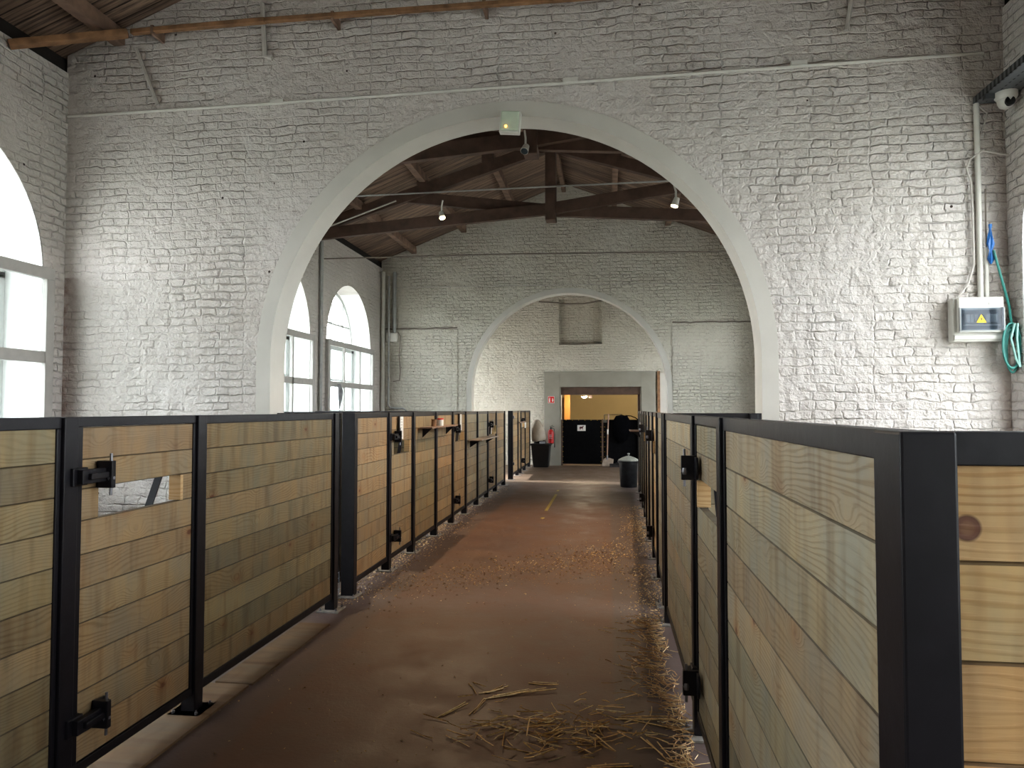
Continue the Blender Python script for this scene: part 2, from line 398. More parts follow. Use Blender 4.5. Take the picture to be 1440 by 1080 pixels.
def archpts(c, w, n=40): return [c - w * math.cos(PI * i / n) for i in range(n + 1)]
def wall(mat, name, axis, t_breaks, ztop, lo, hi, holes):
    """solid wall; holes = list of (t0,t1,bottom(t),top(t))"""
    mb = MB(); ts = sorted(set(round(t, 5) for t in t_breaks))
    for a, b in zip(ts[:-1], ts[1:]):
        mid = (a + b) / 2; hs = [h for h in holes if h[0] - 1e-4 < mid < h[1] + 1e-4]
        segs = []
        if hs:
            h = hs[0]
            if h[2] is not None: segs.append((0, 0, h[2](a), h[2](b)))
            segs.append((h[3](a), h[3](b), ztop(a), ztop(b)))
        else: segs.append((0, 0, ztop(a), ztop(b)))
        for z0a, z0b, z1a, z1b in segs:
            def P(t, d, z): return (t, d, z) if axis == 'x' else (d, t, z)
            vs = [P(a, lo, z0a), P(b, lo, z0b), P(b, hi, z0b), P(a, hi, z0a), P(a, lo, z1a), P(b, lo, z1b), P(b, hi, z1b), P(a, hi, z1a)]
            mb._a(vs, [(0, 3, 2, 1), (4, 5, 6, 7), (0, 1, 5, 4), (1, 2, 6, 5), (2, 3, 7, 6), (3, 0, 4, 7)])
    return struct(mb.build(name, mat))
def archtop(t, c=AC, w=AW, s=AS): return s + math.sqrt(max(w * w - (t - c) ** 2, 0))

# floor and outside ground
struct(MB().box(XL - .5, XR + .5, -4.5, 27, -.2, 0).build('floor', M['floor']), 'worn brown stained concrete floor of the stable aisle', 'floor')
struct(MB().box(-40, XL - .5, -30, 50, -.4, -.15).box(XR + .5, 40, -30, 50, -.4, -.15).build('ground', M['ground']), 'pale ground outside the windows', 'ground')

# side walls with arched windows
WS = [-1.6, 1.4, 4.4, 7.32, 10.0, 13.0]     # window centres
HW, SPR, SILL = 1.16, 2.73, .95
def sidewall(name, xa, xb, centres, doors):
    br = [-4.5, 19.9]; holes = []
    for c in centres:
        br += archpts(c, HW, 32)
        holes.append((c - HW, c + HW, lambda t: SILL, lambda t, c=c: SPR + math.sqrt(max(HW * HW - (t - c) ** 2, 0)) * .99))
    for (a, b, zt) in doors:
        br += [a, b]; holes.append((a, b, None, lambda t, zt=zt: zt))
    return wall(M['brick_y'], name, 'y', br, lambda t: WT, min(xa, xb), max(xa, xb), holes)
RWS = [-1.6, 1.4, 4.47, 7.32, 10.0, 13.0, 17.75]
sidewall('wall_left', XL, XL - .5, WS + [18.1], [(15.2, 16.75, 2.5)])
sidewall('wall_right', XR, XR + .5, RWS, [(15.3, 16.45, 2.3)])
# dark boarding added between wall top and roof to stop light leaking in
for nm, x0, x1 in (('added_gap_fill_1', XL - .5, XL - .06), ('added_gap_fill_2', XR + .06, XR + .5)):
    struct(MB().box(x0, x1, -4.5, 19.9, WT, 5.0).build(nm, M['dark_void']), 'added dark boarding filling the gap above the %s wall' % ('left' if x0 < 0 else 'right'), 'boarding')

# cross walls with the two big arches
def crosswall(name, y0, y1, mat, arch=True):
    br = [XL - .02, XC, XR + .02] + (archpts(AC, AW, 48) if arch else [])
    holes = [(AC - AW, AC + AW, None, archtop)] if arch else []
    return wall(mat, name, 'x', br, lambda t: roofz(t) + .03, y0, y1, holes)
struct(crosswall('wall_middle', D1, D1 + .25, M['brick_x']), 'white painted brick wall with the nearer round arch', 'wall')
struct(crosswall('wall_far', D2, D2 + .25, M['brick_far']), 'white brick wall with the farther round arch', 'wall')
struct(wall(M['brick_far'], 'wall_rear', 'x', [XL - .5, XC, XR + .5], lambda t: roofz(t), -4.9, -4.5, []), 'brick wall behind the viewer', 'wall')
# arch bands: plaster ring on the face plus soffit lining
def archband(name, y0, y1, label, bw=.115):
    mb = MB(); n = 64
    def ring(w, y, k):
        t = PI * k / n; return (AC - w * math.cos(t), y, AS + w * math.sin(t))
    for k in range(n):
        for (wa, wb, ya, yb) in ((AW + bw, AW - .012, y0 - .012, y1 + .012),):
            vs = [ring(wb, ya, k), ring(wa, ya, k), ring(wa, yb, k), ring(wb, yb, k), ring(wb, ya, k + 1), ring(wa, ya, k + 1), ring(wa, yb, k + 1), ring(wb, yb, k + 1)]
            mb._a(vs, [(0, 1, 5, 4), (1, 2, 6, 5), (2, 3, 7, 6), (3, 0, 4, 7)])
    for s in (-1, 1):
        a, b = AC + s * (AW - .012), AC + s * (AW + bw)
        mb.box(min(a, b), max(a, b), y0 - .012, y1 + .012, 0, AS)
    return struct(mb.build(name, M['plaster']), label, 'arch band')
archband('trim_3', D1, D1 + .25, 'cream plaster band around the nearer arch')
archband('trim_4', D2, D2 + .25, 'cream plaster band around the farther arch', .10)
# slightly proud lower wall either side of the far arch, leaving the dark ledge line
for nm, xa, xb, zz in (('trim_5', XL + .02, AC - AW - .3, 3.26), ('trim_6', AC + AW + .1, XR - .02, 3.30)):
    mb = MB(); steps = 26
    for i in range(steps):
        a = xa + (xb - xa) * i / steps; b = xa + (xb - xa) * (i + 1) / steps
        lim = lambda t: zz
        mb.box(a, b, D2 - .022, D2 + .01, 0, zz + random.uniform(-.008, .008))
    struct(mb.build(nm, M['brick_far']), 'thicker lower part of the far arch wall, %s of the arch' % ('left' if xa < -3 else 'right'), 'wall')
    MBt = MB(); pts = [(xa + (xb - xa) * i / 14, D2 - .03, zz + .012 + random.uniform(-.012, .012)) for i in range(15)]
    struct(MBt.tube(pts, .014, 6).build('trim_7' if nm == 'trim_5' else 'trim_8', M['cable']), 'dark ledge line %s of the far arch' % ('left' if xa < -3 else 'right'), 'ledge')  # dark tube drawn along the top of the ledge

# end wall with niche and doorway
DX0, DX1, DZ = -1.325, .874, 2.14
NX0, NX1, NZ0, NZ1 = -1.345, -.17, 3.32, 4.55
ew = MB()
ys = (D3, D3 + .4)
def zt(x): return roofz(x) + .02
xs = [XL - .5, DX0 - 0.0, DX1, XR + .5]
def col(a, b, z0, z1a, z1b, y0=D3, y1=D3 + .4):
    vs = [(a, y0, z0), (b, y0, z0), (b, y1, z0), (a, y1, z0), (a, y0, z1a), (b, y0, z1b), (b, y1, z1b), (a, y1, z1a)]
    ew._a(vs, [(0, 3, 2, 1), (4, 5, 6, 7), (0, 1, 5, 4), (1, 2, 6, 5), (2, 3, 7, 6), (3, 0, 4, 7)])
col(XL - .5, NX0, 0, zt(XL - .5), zt(NX0)); 
ew.v, ew.f, ew.b = [], [], []
col(XL - .5, NX0, 0, zt(XL - .5), zt(NX0))
col(NX0, XC, DZ, NZ0, NZ0); col(XC, NX1, DZ, NZ0, NZ0)
col(NX0, XC, NZ1, zt(NX0), zt(XC)); col(XC, NX1, NZ1, zt(XC), zt(NX1))
col(NX0, NX1, NZ0, NZ1, NZ1, D3 + .16, D3 + .4)
col(NX0, DX0, 0, DZ, DZ)
col(NX1, DX1, DZ, zt(NX1), zt(DX1)); col(DX1, XR + .5, 0, zt(DX1), zt(XR + .5))
struct(ew.build('wall_end', M['brick_far']), 'white brick end wall with square niche and doorway', 'wall')
sr = MB(); Y0, Y1 = D3 - .06, D3 + .01
sr.box(-1.75, DX0, Y0, Y1, 0, 2.56).box(DX1, 1.25, Y0, Y1, 0, 2.56).box(DX0, DX1, Y0, Y1, DZ, 2.56)
sr.box(DX0, DX0 + .03, D3, D3 + .4, 0, DZ).box(DX1 - .03, DX1, D3, D3 + .4, 0, DZ)
struct(sr.build('trim_9', M['grey_plaster'], bevel=.005), 'grey cement surround of the end doorway', 'door surround')
struct(MB().box(DX0 + .02, DX1 - .02, D3 + .02, D3 + .3, 1.93, DZ).box(DX1 - .09, DX1 - .02, D3 + .1, D3 + .3, 0, 1.95).box(DX0 + .03, DX0 + .07, D3 + .0, D3 + .25, 0, 1.25).build('added_gap_fill_10', M['beam'], bevel=.006), 'dark brown timber lintel of the end doorway', 'lintel')
# raw brick edge right of surround and pale door leaf
dl = struct(MB().box(1.36, 2.25, D3 - .05, D3 + .0, 0, 2.5).build('door_1', M['plaster'], bevel=.006), 'cream door right of the grey surround', 'door')
MB().box(1.30, 1.37, D3 - .07, D3 + .0, 0, 2.56).build('door_frame', M['beam_lit'], dl)

# annex beyond the doorway
struct(MB().box(-4.5, 4, 25.0, 25.2, 0, 3.4).build('wall_annex', M['annex']), 'yellow wall of the room beyond the doorway', 'wall')
struct(MB().box(-3.0, -2.8, D3 + .4, 25, 0, 3.4).box(3.2, 3.4, D3 + .4, 25, 0, 3.4).build('wall_annex_side', M['annex']))
struct(MB().box(-4.5, 4, D3 + .4, 25.2, 3.0, 3.2).build('ceiling_annex', M['annex']), 'ceiling of the room beyond the doorway', 'ceiling')

# roof
for nm, s in (('ceiling_left', -1), ('ceiling_right', 1)):
    mb = MB(); xe = XC + s * 4.85
    for th0, th1 in ((0, .12),):
        vs = [(XC, -4.9, roofz(XC)), (xe, -4.9, roofz(xe)), (xe, 20, roofz(xe)), (XC, 20, roofz(XC))]
        vs += [(v[0], v[1], v[2] + th1) for v in vs]
        mb._a(vs, [(0, 1, 2, 3), (4, 7, 6, 5), (0, 4, 5, 1), (1, 5, 6, 2), (2, 6, 7, 3), (3, 7, 4, 0)])
    struct(mb.build(nm, M['roof']), 'dark boarded roof slope on the %s' % ('left' if s < 0 else 'right'), 'ceiling')

# ------------------------------------------------------------------ windows
def window(idx, side, c, screen=True, z_lo=SILL):
    s = -1 if side == 'left' else 1
    xw = XL if s < 0 else XR
    root = bpy.data.objects.new('window_%d' % idx, None); COL.objects.link(root); root.location = (xw, c, 0)
    root['kind'] = 'structure'; 
    xo = s * .40       # outer plane
    fr = MB(); bar = MB()
    r = HW - .09; n = 32
    for k in range(n):
        a0, a1 = PI * k / n, PI * (k + 1) / n
        fr.beam((xo, -r * math.cos(a0), SPR + r * math.sin(a0)), (xo, -r * math.cos(a1), SPR + r * math.sin(a1)), .07, .06, up=(1, 0, 0))
    fr.box(xo - .035, xo + .035, -HW, -r + .03, SILL, SPR).box(xo - .035, xo + .035, r - .03, HW, SILL, SPR)
    fr.box(xo - .035, xo + .035, -HW, HW, SPR - .05, SPR + .03).box(xo - .035, xo + .035, -HW, HW, SILL, SILL + .08)
    fr.build('window_frame', M['iron'], root)
    for y in (-.58, 0, .58): bar.box(xo - .02, xo + .02, y - .018, y + .018, SILL, SPR + math.sqrt(r * r - y * y))
    for z in (1.5, 2.1, SPR + .45): bar.box(xo - .02, xo + .02, -math.sqrt(max(r * r - max(z - SPR, 0) ** 2, 0)), math.sqrt(max(r * r - max(z - SPR, 0) ** 2, 0)), z - .018, z + .018)
    bar.build('glazing_bar', M['iron'], root)
    g = MB(); pts = [(xo + s * .01, -r, SILL + .05), (xo + s * .01, r, SILL + .05)] + [(xo + s * .01, r * math.cos(PI * k / 24), SPR + r * math.sin(PI * k / 24)) for k in range(25)]
    g._a(pts, [tuple(range(len(pts)))]); g.build('pane', M['glass'], root)
    # limewashed lining of the reveal
    rv = MB(); 
    for k in range(32):
        a0, a1 = PI * k / 32, PI * (k + 1) / 32; R0 = HW + .004; R1 = HW - .010
        rv._a([(s * .005, -R1 * math.cos(a0), SPR + R1 * math.sin(a0)), (s * .39, -R1 * math.cos(a0), SPR + R1 * math.sin(a0)), (s * .39, -R1 * math.cos(a1), SPR + R1 * math.sin(a1)), (s * .005, -R1 * math.cos(a1), SPR + R1 * math.sin(a1))], [(0, 1, 2, 3)])
    for e in (-1, 1): rv.box(min(s * .005, s * .39), max(s * .005, s * .39), min(e * (HW - .01), e * HW), max(e * (HW - .01), e * HW), SILL, SPR)
    rv.box(min(s * .005, s * .39), max(s * .005, s * .39), -HW, HW, SILL, SILL + .012)
    rv.build('window_reveal', M['reveal'], root)
    if screen:
        sc_ = MB(); x0, x1 = (.015, .065) if s < 0 else (-.065, -.015)
        w = HW + .06; zt_, zb = 2.76, 1.02
        sc_.box(x0, x1, -w, w, zt_ - .10, zt_).box(x0, x1, -w, w, zb, zb + .1).box(x0, x1, -w, -w + .09, zb + .1, zt_ - .1).box(x0, x1, w - .09, w, zb + .1, zt_ - .1)
        sc_.box(x0 + .004, x1 - .004, -w + .09, w - .09, 1.93, 2.03)
        for y in (-.42, .40): sc_.box(x0 + .004, x1 - .004, y - .022, y + .022, zb + .1, zt_ - .1)
        o = sc_.build('screen_frame', M['frame'], root, bevel=.004)
        MB().box((x0 + x1) / 2 - .002, (x0 + x1) / 2 + .002, -w + .09, w - .09, zb + .1, zt_ - .1).build('screen_pane', M['glass'], o)
    return root
def portal(y, x, s, w, h, z):
    l = bpy.data.lights.new('window_daylight', 'AREA'); l.shape = 'RECTANGLE'; l.size = h; l.size_y = w
    l.cycles.is_portal = True
    o = bpy.data.objects.new('window_daylight', l); COL.objects.link(o); o.location = (x, y, z)
    o.rotation_euler = (0, s * PI / 2, 0)   # local -z toward the room
    return o
i = 1
for c in WS + [18.1]:
    window(i, 'left', c, c < 15); i += 1
    portal(c, XL - .48, -1, 2.3, 2.95, 2.42)
for c in RWS:
    window(i, 'right', c, c > 5 and c < 15); i += 1
    portal(c, XR + .48, 1, 2.3, 2.95, 2.42)
portal(15.97, XL - .48, -1, 1.5, 2.5, 1.25); portal(15.87, XR + .48, 1, 1.15, 2.3, 1.15)

l = bpy.data.lights.new('added_yard_spot', 'SPOT'); l.energy = 16000; l.color = (1, .97, .92); l.spot_size = math.radians(24); l.spot_blend = .6; l.shadow_soft_size = .06  # unseen spot added outside the side door to throw the floor light band
o = bpy.data.objects.new('added_yard_spot', l); COL.objects.link(o); o.location = (-9.5, 15.95, 2.0)
o.rotation_euler = (Vector((-1.6, 15.25, .0)) - o.location).to_track_quat('-Z', 'Y').to_euler()

# ------------------------------------------------------------------ roof trusses
def truss(y, label):
    t = thing('roof_truss', label, 'roof truss', (-.92, y, 0), 0, 'scissor trusses of the middle room')
    up = 2.43
    for s in (-1, 1):
        a = Vector((s * 4.0, 0, 4.50)); k = Vector((0, 0, 4.79)); b = Vector((-s * up, 0, 5.11))
        dy = .05 * s
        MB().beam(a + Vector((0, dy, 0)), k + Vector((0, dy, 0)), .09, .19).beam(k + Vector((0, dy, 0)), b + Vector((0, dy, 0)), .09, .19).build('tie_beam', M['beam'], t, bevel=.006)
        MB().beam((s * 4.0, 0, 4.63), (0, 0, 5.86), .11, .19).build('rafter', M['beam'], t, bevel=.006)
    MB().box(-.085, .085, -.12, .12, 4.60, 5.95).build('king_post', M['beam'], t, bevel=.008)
    for s in (-1, 1):
        for d in (1.05, 2.15, 3.25):
            z0 = 5.86 - .3075 * d + .08; z1 = 6.30 - .385 * d - .12
            if z1 > z0 + .01: MB().box(s * d - .09, s * d + .09, -.06, .06, z0, z1).build('purlin_block', M['beam'], t)
    MB().box(-.05, .05, -.06, .06, 5.9, 6.25).build('ridge_block', M['beam'], t)
    return t
truss(8.50, 'dark timber roof truss just beyond the nearer arch')
truss(11.50, 'dark timber roof truss with its king post seen, standing before the far arch wall')
def purlin(x, y0, y1, label, grp):
    z = roofz(x) - .075
    o = MB().beam((x, y0, z), (x, y1, z), .11, .14).build('roof_purlin', M['beam_old'], bevel=.006)
    tag(o, label, 'purlin', grp)
for d, w in ((1.05, 'upper'), (2.15, 'middle'), (3.25, 'lower')):
    for s, sd in ((-1, 'left'), (1, 'right')):
        purlin(XC + s * d, D1 + .25, D2, '%s timber purlin under the %s roof slope of the middle room' % (w, sd), 'purlins of the middle room')
purlin(XC, D1 + .25, D2, 'ridge timber at the top of the middle room roof', None) if False else None
o = MB().beam((XC, D1 + .25, 6.2), (XC, D2, 6.2), .08, .16).build('ridge_beam', M['beam_old']); tag(o, 'ridge timber along the top of the middle room roof', 'ridge beam')
purlin(-4.38, -4.4, D1, 'old brown purlin in the near room running into the arch wall at top left', None)
purlin(-3.1, -4.4, D1, 'brown purlin in the near room just out of the top of view', None)

# orange lit timbers top left
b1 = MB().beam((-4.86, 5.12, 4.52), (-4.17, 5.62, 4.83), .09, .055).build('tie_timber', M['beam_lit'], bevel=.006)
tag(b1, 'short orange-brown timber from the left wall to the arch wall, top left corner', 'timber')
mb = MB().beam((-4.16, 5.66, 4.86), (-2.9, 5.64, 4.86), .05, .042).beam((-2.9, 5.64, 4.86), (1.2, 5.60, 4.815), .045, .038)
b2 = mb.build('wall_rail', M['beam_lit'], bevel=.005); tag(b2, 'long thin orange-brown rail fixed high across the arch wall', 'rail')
for x in (-3.95, -2.3, -1.0):
    MB().box(x - .012, x + .012, 5.63, 5.80, 4.815, 4.895).build('bracket', M['beam_old'], b2)

# ------------------------------------------------------------------ tie rods and conduits
def rod(name, pts, r, mat, label, cat, n=6):
    return tag(MB().tube(pts, r, n).build(name, M[mat], smooth=True), label, cat)
rod('tie_rod', [(XL - .03, 8.3, 4.13), (-.8, 8.3, 4.16), (XR + .03, 8.3, 4.18)], .010, 'grey_pipe', 'thin steel tie rod under the nearer roof truss', 'tie rod')
rod('tie_rod', [(XL - .03, 11.7, 4.14), (-1.9, 11.7, 4.13), (XR + .03, 11.7, 4.05)], .011, 'cable', 'dark steel tie rod across the room under the farther roof truss', 'tie rod')
rod('wall_wire', [(-4.7, 14.85, 4.17), (.5, 14.85, 4.13), (2.9, 14.85, 4.08)], .008, 'pvc_dirty', 'pale wire along the far arch wall above the arch', 'wire')
o = rod('wall_conduit', [(-4.86, 5.775, 4.19), (-3, 5.775, 4.195), (.3, 5.775, 4.225), (2.85, 5.775, 4.25)], .013, 'pvc', 'thin white conduit running across the arch wall above the arch', 'conduit')
for x in (-2.85, -.3, 1.5): MB().box(x - .06, x + .06, 5.76, 5.80, 4.19 + .012 * (x + 4) - .012, 4.19 + .012 * (x + 4) + .022).build('coupling', M['pvc'], o)
rod('wall_conduit', [(-4.2, 5.775, 4.78), (-3.98, 5.775, 4.25)], .018, 'pvc_dirty', 'slanting painted conduit at top left of the arch wall', 'conduit')
rod('wall_conduit', [(-3.0, 5.775, 5.1), (-2.97, 5.775, 4.62), (-2.9, 5.775, 4.6)], .022, 'pvc_dirty', 'short painted conduit dropping below the orange rail', 'conduit')
rod('wall_conduit', [(1.95, 5.775, 5.0), (1.86, 5.775, 4.5)], .018, 'pvc_dirty', 'short painted conduit at top right of the arch wall', 'conduit')
rod('downpipe', [(XL + .04, 11.5, 0), (XL + .04, 11.5, 4.4)], .035, 'grey_pipe', 'grey pipe on the left wall between two arched windows', 'pipe')
rod('corner_pipe', [(-4.82, 14.79, 0), (-4.82, 14.79, 4.5)], .045, 'pvc', 'pale pipe in the far left corner', 'pipe', 10)
rod('corner_pipe', [(-4.58, 14.83, 3.19), (-4.58, 14.83, 4.5)], .04, 'grey_pipe', 'grey pipe ending above the junction box in the far left corner', 'pipe', 10)
rod('elbow_pipe', [(-4.68, 14.75, 4.4), (-4.68, 14.75, 1.62), (-4.64, 14.80, 1.56), (-4.36, 14.80, 1.55), (-4.30, 14.80, 1.5), (-4.29, 14.80, 0)], .022, 'grey_pipe', 'grey green pipe with an elbow just above the left partitions', 'pipe', 8)
jb = MB().box(-4.75, -4.50, 14.78, 14.88, 2.98, 3.18).build('junction_box', M['pvc'], bevel=.008); tag(jb, 'white junction box in the far left corner', 'junction box')
rod('loose_cable', [(-4.5, 14.82, 3.2), (-4.44, 14.82, 3.1), (-4.47, 14.82, 2.7), (-4.44, 14.82, 2.35), (-4.46, 14.82, 2.15), (-4.6, 14.82, 2.13)], .010, 'cable', 'dark cable hanging below the far corner junction box', 'cable')
rod('niche_cable', [(-1.9, 19.485, 4.50), (-1.5, 19.485, 4.47), (-1.2, 19.485, 4.43), (-.7, 19.485, 4.42), (-.35, 19.485, 4.47), (.0, 19.485, 4.52)], .018, 'cable', 'sagging dark cable across the top of the niche on the end wall', 'cable')
rod('ledge_line', [(NX0, D3 - .004, NZ0), (-.9, D3 - .004, NZ0 - .015), (NX1, D3 - .004, NZ0 + .005)], .016, 'cable', 'dark ledge line under the square niche on the end wall', 'ledge')  # dark tube marking the lower edge of the niche
rod('batten', [(-4.9, 10.9, 4.34), (-3.35, 10.9, 4.86)], .012, 'pvc_dirty', 'pale slanting rod beside the left end of the farther truss', 'rod')
rag = MB()
rag.poly([(XL + .09, 12.14, 1.98), (XL + .09, 12.26, 1.99), (XL + .10, 12.36, 1.86), (XL + .09, 12.34, 1.72), (XL + .09, 12.28, 1.60), (XL + .09, 12.24, 1.50), (XL + .09, 12.2, 1.6), (XL + .09, 12.17, 1.78)], (.008, 0, 0))
tag(rag.build('torn_rag', M['rag']), 'torn grey rag hanging on the far left window screen', 'rag')

# emergency light on the arch crown
rot = Matrix.Rotation(math.radians(5), 3, 'Y')
el = thing('emergency_light', 'pale green emergency light box at the crown of the near arch', 'emergency light', (-.795, 5.72, 3.90))
MB().box(-.085, .085, -.0, .07, -.09, .09, rot=rot).build('housing', M['white'], el, bevel=.006)
MB().box(-.075, .075, -.025, .0, -.08, .08, rot=rot).build('cover', M['greenwhite'], el, bevel=.01)
MB().lathe([(.0, -.006), (.010, -.006), (.010, .0)], (-.03, -.028, -.05), 12, 'y').build('indicator', M['led'], el)

# spot lamps
def spot(loc, aim, label, energy, r=.045, lit=True, col=(1, .74, .47), ang=110):
    t = thing('spot_lamp', label, 'spotlight', loc)
    d = (Vector(aim) - Vector(loc)).normalized()
    MB().tube([(0, 0, 0), tuple(-d * .10)], [r, r * .75], 14).build('lamp_head', M['white'], t, smooth=True)
    MB().tube([tuple(-d * .06), tuple(-d * .06 + Vector((.0, .0, .12))), (0, 0.02, .26)], .012, 8).build('bracket', M['white'], t)
    MB().tube([tuple(d * .001), tuple(d * .006)], r * .85, 14).build('lamp_face', M['lamp_glow'] if lit else M['clear'], t)
    if lit:
        l = bpy.data.lights.new('spot_beam', 'SPOT'); l.energy = energy; l.color = col; l.spot_size = math.radians(ang); l.spot_blend = .8; l.shadow_soft_size = .05
        o = bpy.data.objects.new('spot_beam', l); COL.objects.link(o); o.location = Vector(loc) + d * .03
        o.rotation_euler = d.to_track_quat('-Z', 'Y').to_euler()
    return t
SPOTS = [((-2.38, 10.0, 4.31), (-1.0, 8.0, 0), 'small lit spotlight hanging left under the roof trusses', 260),
         ((.78, 8.5, 3.93), (-.5, 8.2, 0), 'brightly lit spotlight on a bracket right under the roof trusses', 340)]
for l, a, lb, e in SPOTS: spot(l, a, lb, e)
spot((-.98, 8.3, 4.60), (-1.2, 7.6, 3.6), 'unlit lamp hanging at the middle of the nearer truss', 0, .05, False)

# ------------------------------------------------------------------ stall partitions
def rails(L, z0=.095, z1=H, w=.045, d=.05, sa=.022, sb=.022):
    return MB().box(0, L, -d / 2, d / 2, z1 - w, z1).box(0, L, -d / 2, d / 2, z0, z0 + w).box(0, sa, -d / 2, d / 2, z0 + w, z1 - w).box(L - sb, L, -d / 2, d / 2, z0 + w, z1 - w)
def boards(L, w, z0, z1, pitch, t=.036, cut=None):
    mb = MB(); n = max(1, round((z1 - z0) / pitch)); p = (z1 - z0) / n
    for k in range(n):
        mb.board(w, L - w, z0 + k * p, z0 + (k + 1) * p, t, random.random())
    return mb
def panel(a, b, label, mat, grp, pitch=.132, sa=.022):
    a = Vector(a); b = Vector(b); L = (b - a).length
    t = thing('partition_panel', label, 'wooden partition', (a.x, a.y, 0), math.atan2(b.y - a.y, b.x - a.x), grp)
    rails(L, sa=sa).build('frame', M['steel'], t, bevel=.003)
    boards(L, min(.018, sa * .9), .138, H - .043, pitch).build('planks', M[mat], t)
    return t
def hinge(parent, x, z, s, f):
    """strap hinge; s = direction of strap along local x, f = local y side toward the aisle"""
    mb = MB()
    def B(x0, x1, y0, y1, z0, z1): mb.box(min(x0, x1), max(x0, x1), min(y0, y1), max(y0, y1), z0, z1)
    B(x - s * .05, x + s * .03, f * .026, f * .05, z - .035, z + .035)
    B(x - s * .03, x + s * .12, f * .05, f * .075, z - .028, z + .028)
    B(x + s * .00, x + s * .10, f * .028, f * .09, z - .012, z + .012)
    c = []
    for k in range(13):
        a = -PI / 2 + PI * k / 12; c.append((x + s * (.165 + .028 * math.cos(a)), f * .030, z + .05 * math.sin(a)))
    c = [(x + s * .10, f * .030, z - .05)] + c + [(x + s * .10, f * .030, z + .05)]
    mb.poly(c, (0, f * .012, 0))
    B(x + s * .10, x + s * .125, f * .03, f * .10, z - .055, z + .055)
    h = mb.build('hinge', M['steel'], parent, bevel=.003)
    MB().tube([(x + s * .115, f * .085, z - .085), (x + s * .115, f * .085, z + .085)], .006, 10).lathe([(.014, z - .03), (.017, z - .015), (.014, z)], (x + s * .115, f * .085, 0), 10).build('hinge_pin', M['zinc'], h, smooth=True)
def gate(a, b, label, mat, f, hinge_at='start', brace=True):
    a = Vector(a); b = Vector(b); L = (b - a).length
    t = thing('stall_gate', label, 'gate', (a.x, a.y, 0), math.atan2(b.y - a.y, b.x - a.x), 'stall gates along the aisle')
    rails(L, w=.04, sa=.03).build('frame', M['steel'], t, bevel=.003)
    mb = MB(); w = .018; c0, c1 = L * .16, L * .86
    rows = [(1.33, 1.458), (1.212, 1.33), (1.085, 1.212)] 
    z = 1.085; p = (1.085 - .137) / 7
    for k in range(7): rows.append((z - p * (k + 1), z - p * k))
    for i_, (z0, z1) in enumerate(rows):
        bd = random.random()
        if i_ == 2: mb.board(w, c0, z0, z1, .036, bd); mb.board(c1, L - w, z0, z1, .036, bd)
        else: mb.board(w, L - w, z0, z1, .036, bd)
    mb.build('planks', M[mat], t)
    MB().box(c1 - .022, c1, -.03, .03, 1.088, 1.208, bid=.37).build('cutout_edge', M['wood_pale'], t)
    if brace: MB().beam((c1 - .20, -f * .05, .98), (c1 - .02, -f * .05, 1.30), .008, .035, up=(0, 1, 0)).build('brace', M['steel'], t)
    hx, hs = (0.0, 1) if hinge_at == 'start' else (L, -1)
    for z in (1.265, .30): hinge(t, hx, z, hs, f)
    return t
def post(x, y, label, w=.075, d=.075, plate=True, h=H, rz=0, grp='posts along the aisle'):
    t = thing('partition_post', label, 'post', (x, y, 0), rz, grp)
    MB().box(-w / 2, w / 2, -d / 2, d / 2, .012 if plate else 0, h).build('upright', M['steel'], t, bevel=.004)
    if plate:
        MB().box(-.085, .085, -.085, .085, 0, .012).build('base_plate', M['plate'], t, bevel=.002)
        if y < 9:
            for i_, j in ((-1, -1), (1, -1), (1, 1), (-1, 1)):
                MB().lathe([(.010, .012), (.010, .022), (.005, .023), (.005, .032)], (i_ * .062, j * .062, 0), 6).build('anchor_bolt', M['zinc'], t)
    return t
XA = -2.105    # left partition plane
XB = .425      # right partition plane near
G1 = 'wooden panels along the left side of the aisle'; G2 = 'wooden panels along the right side of the aisle'
oc = ['nearest', 'second', 'third', 'fourth', 'fifth', 'sixth', 'seventh', 'eighth', 'ninth', 'tenth', 'eleventh', 'twelfth', 'thirteenth', 'fourteenth', 'fifteenth', 'sixteenth', 'seventeenth', 'eighteenth']
left = [('P', 1.02, 2.475, 'wood_green', 'plank partition panel cut by the left edge of the photo'),
        ('G', 2.56, 3.375, 'wood_warm', 'pale plank gate nearest on the left, with open slot and two black strap hinges'),
        ('P', 3.455, 5.20, 'wood_green', 'wide greenish plank panel on the left, between first gate and the narrow gap'),
        ('P', 5.70, 6.56, 'wood_warm', 'plank panel just beyond the narrow gap on the left'),
        ('G', 6.64, 7.41, 'wood_warm', 'second plank gate on the left, long white card beside its slot'),
        ('P', 7.49, 8.42, 'wood_green', 'left plank panel with start of small shelf and a spool in front'),
        ('P', 8.50, 9.36, 'wood_warm', 'orange-toned left plank panel under the right half of the small shelf'),
        ('G', 9.44, 10.24, 'wood_warm', 'third plank gate on the left, between the two wall shelves'),
        ('P', 10.32, 11.18, 'wood_cool', 'left plank panel behind first half of the lower shelf'),
        ('P', 11.26, 12.16, 'wood_cool', 'left plank panel behind second half of the lower shelf'),
        ('G', 12.24, 13.09, 'wood_warm', 'fourth plank gate on the left with a pale wooden loop on it'),
        ('P', 13.17, 14.14, 'wood_warm', 'left plank panel just before the far tall black post'),
        ('P', 15.42, 16.30, 'wood_warm', 'left plank panel just after the far tall black post'),
        ('P', 16.38, 16.86, 'wood_warm', 'narrow left plank panel second beyond the far black post'),
        ('G', 16.94, 17.72, 'wood_warm', 'last plank gate on the left with small white card'),
        ('P', 17.80, 18.75, 'wood_warm', 'last left plank panel beside the sack and black bin')]
postL = [2.515, 3.415, 5.245, 5.655, 6.60, 7.45, 8.46, 9.40, 10.28, 11.22, 12.20, 13.13, 14.20, 15.36, 16.34, 16.90, 17.76, 18.80]
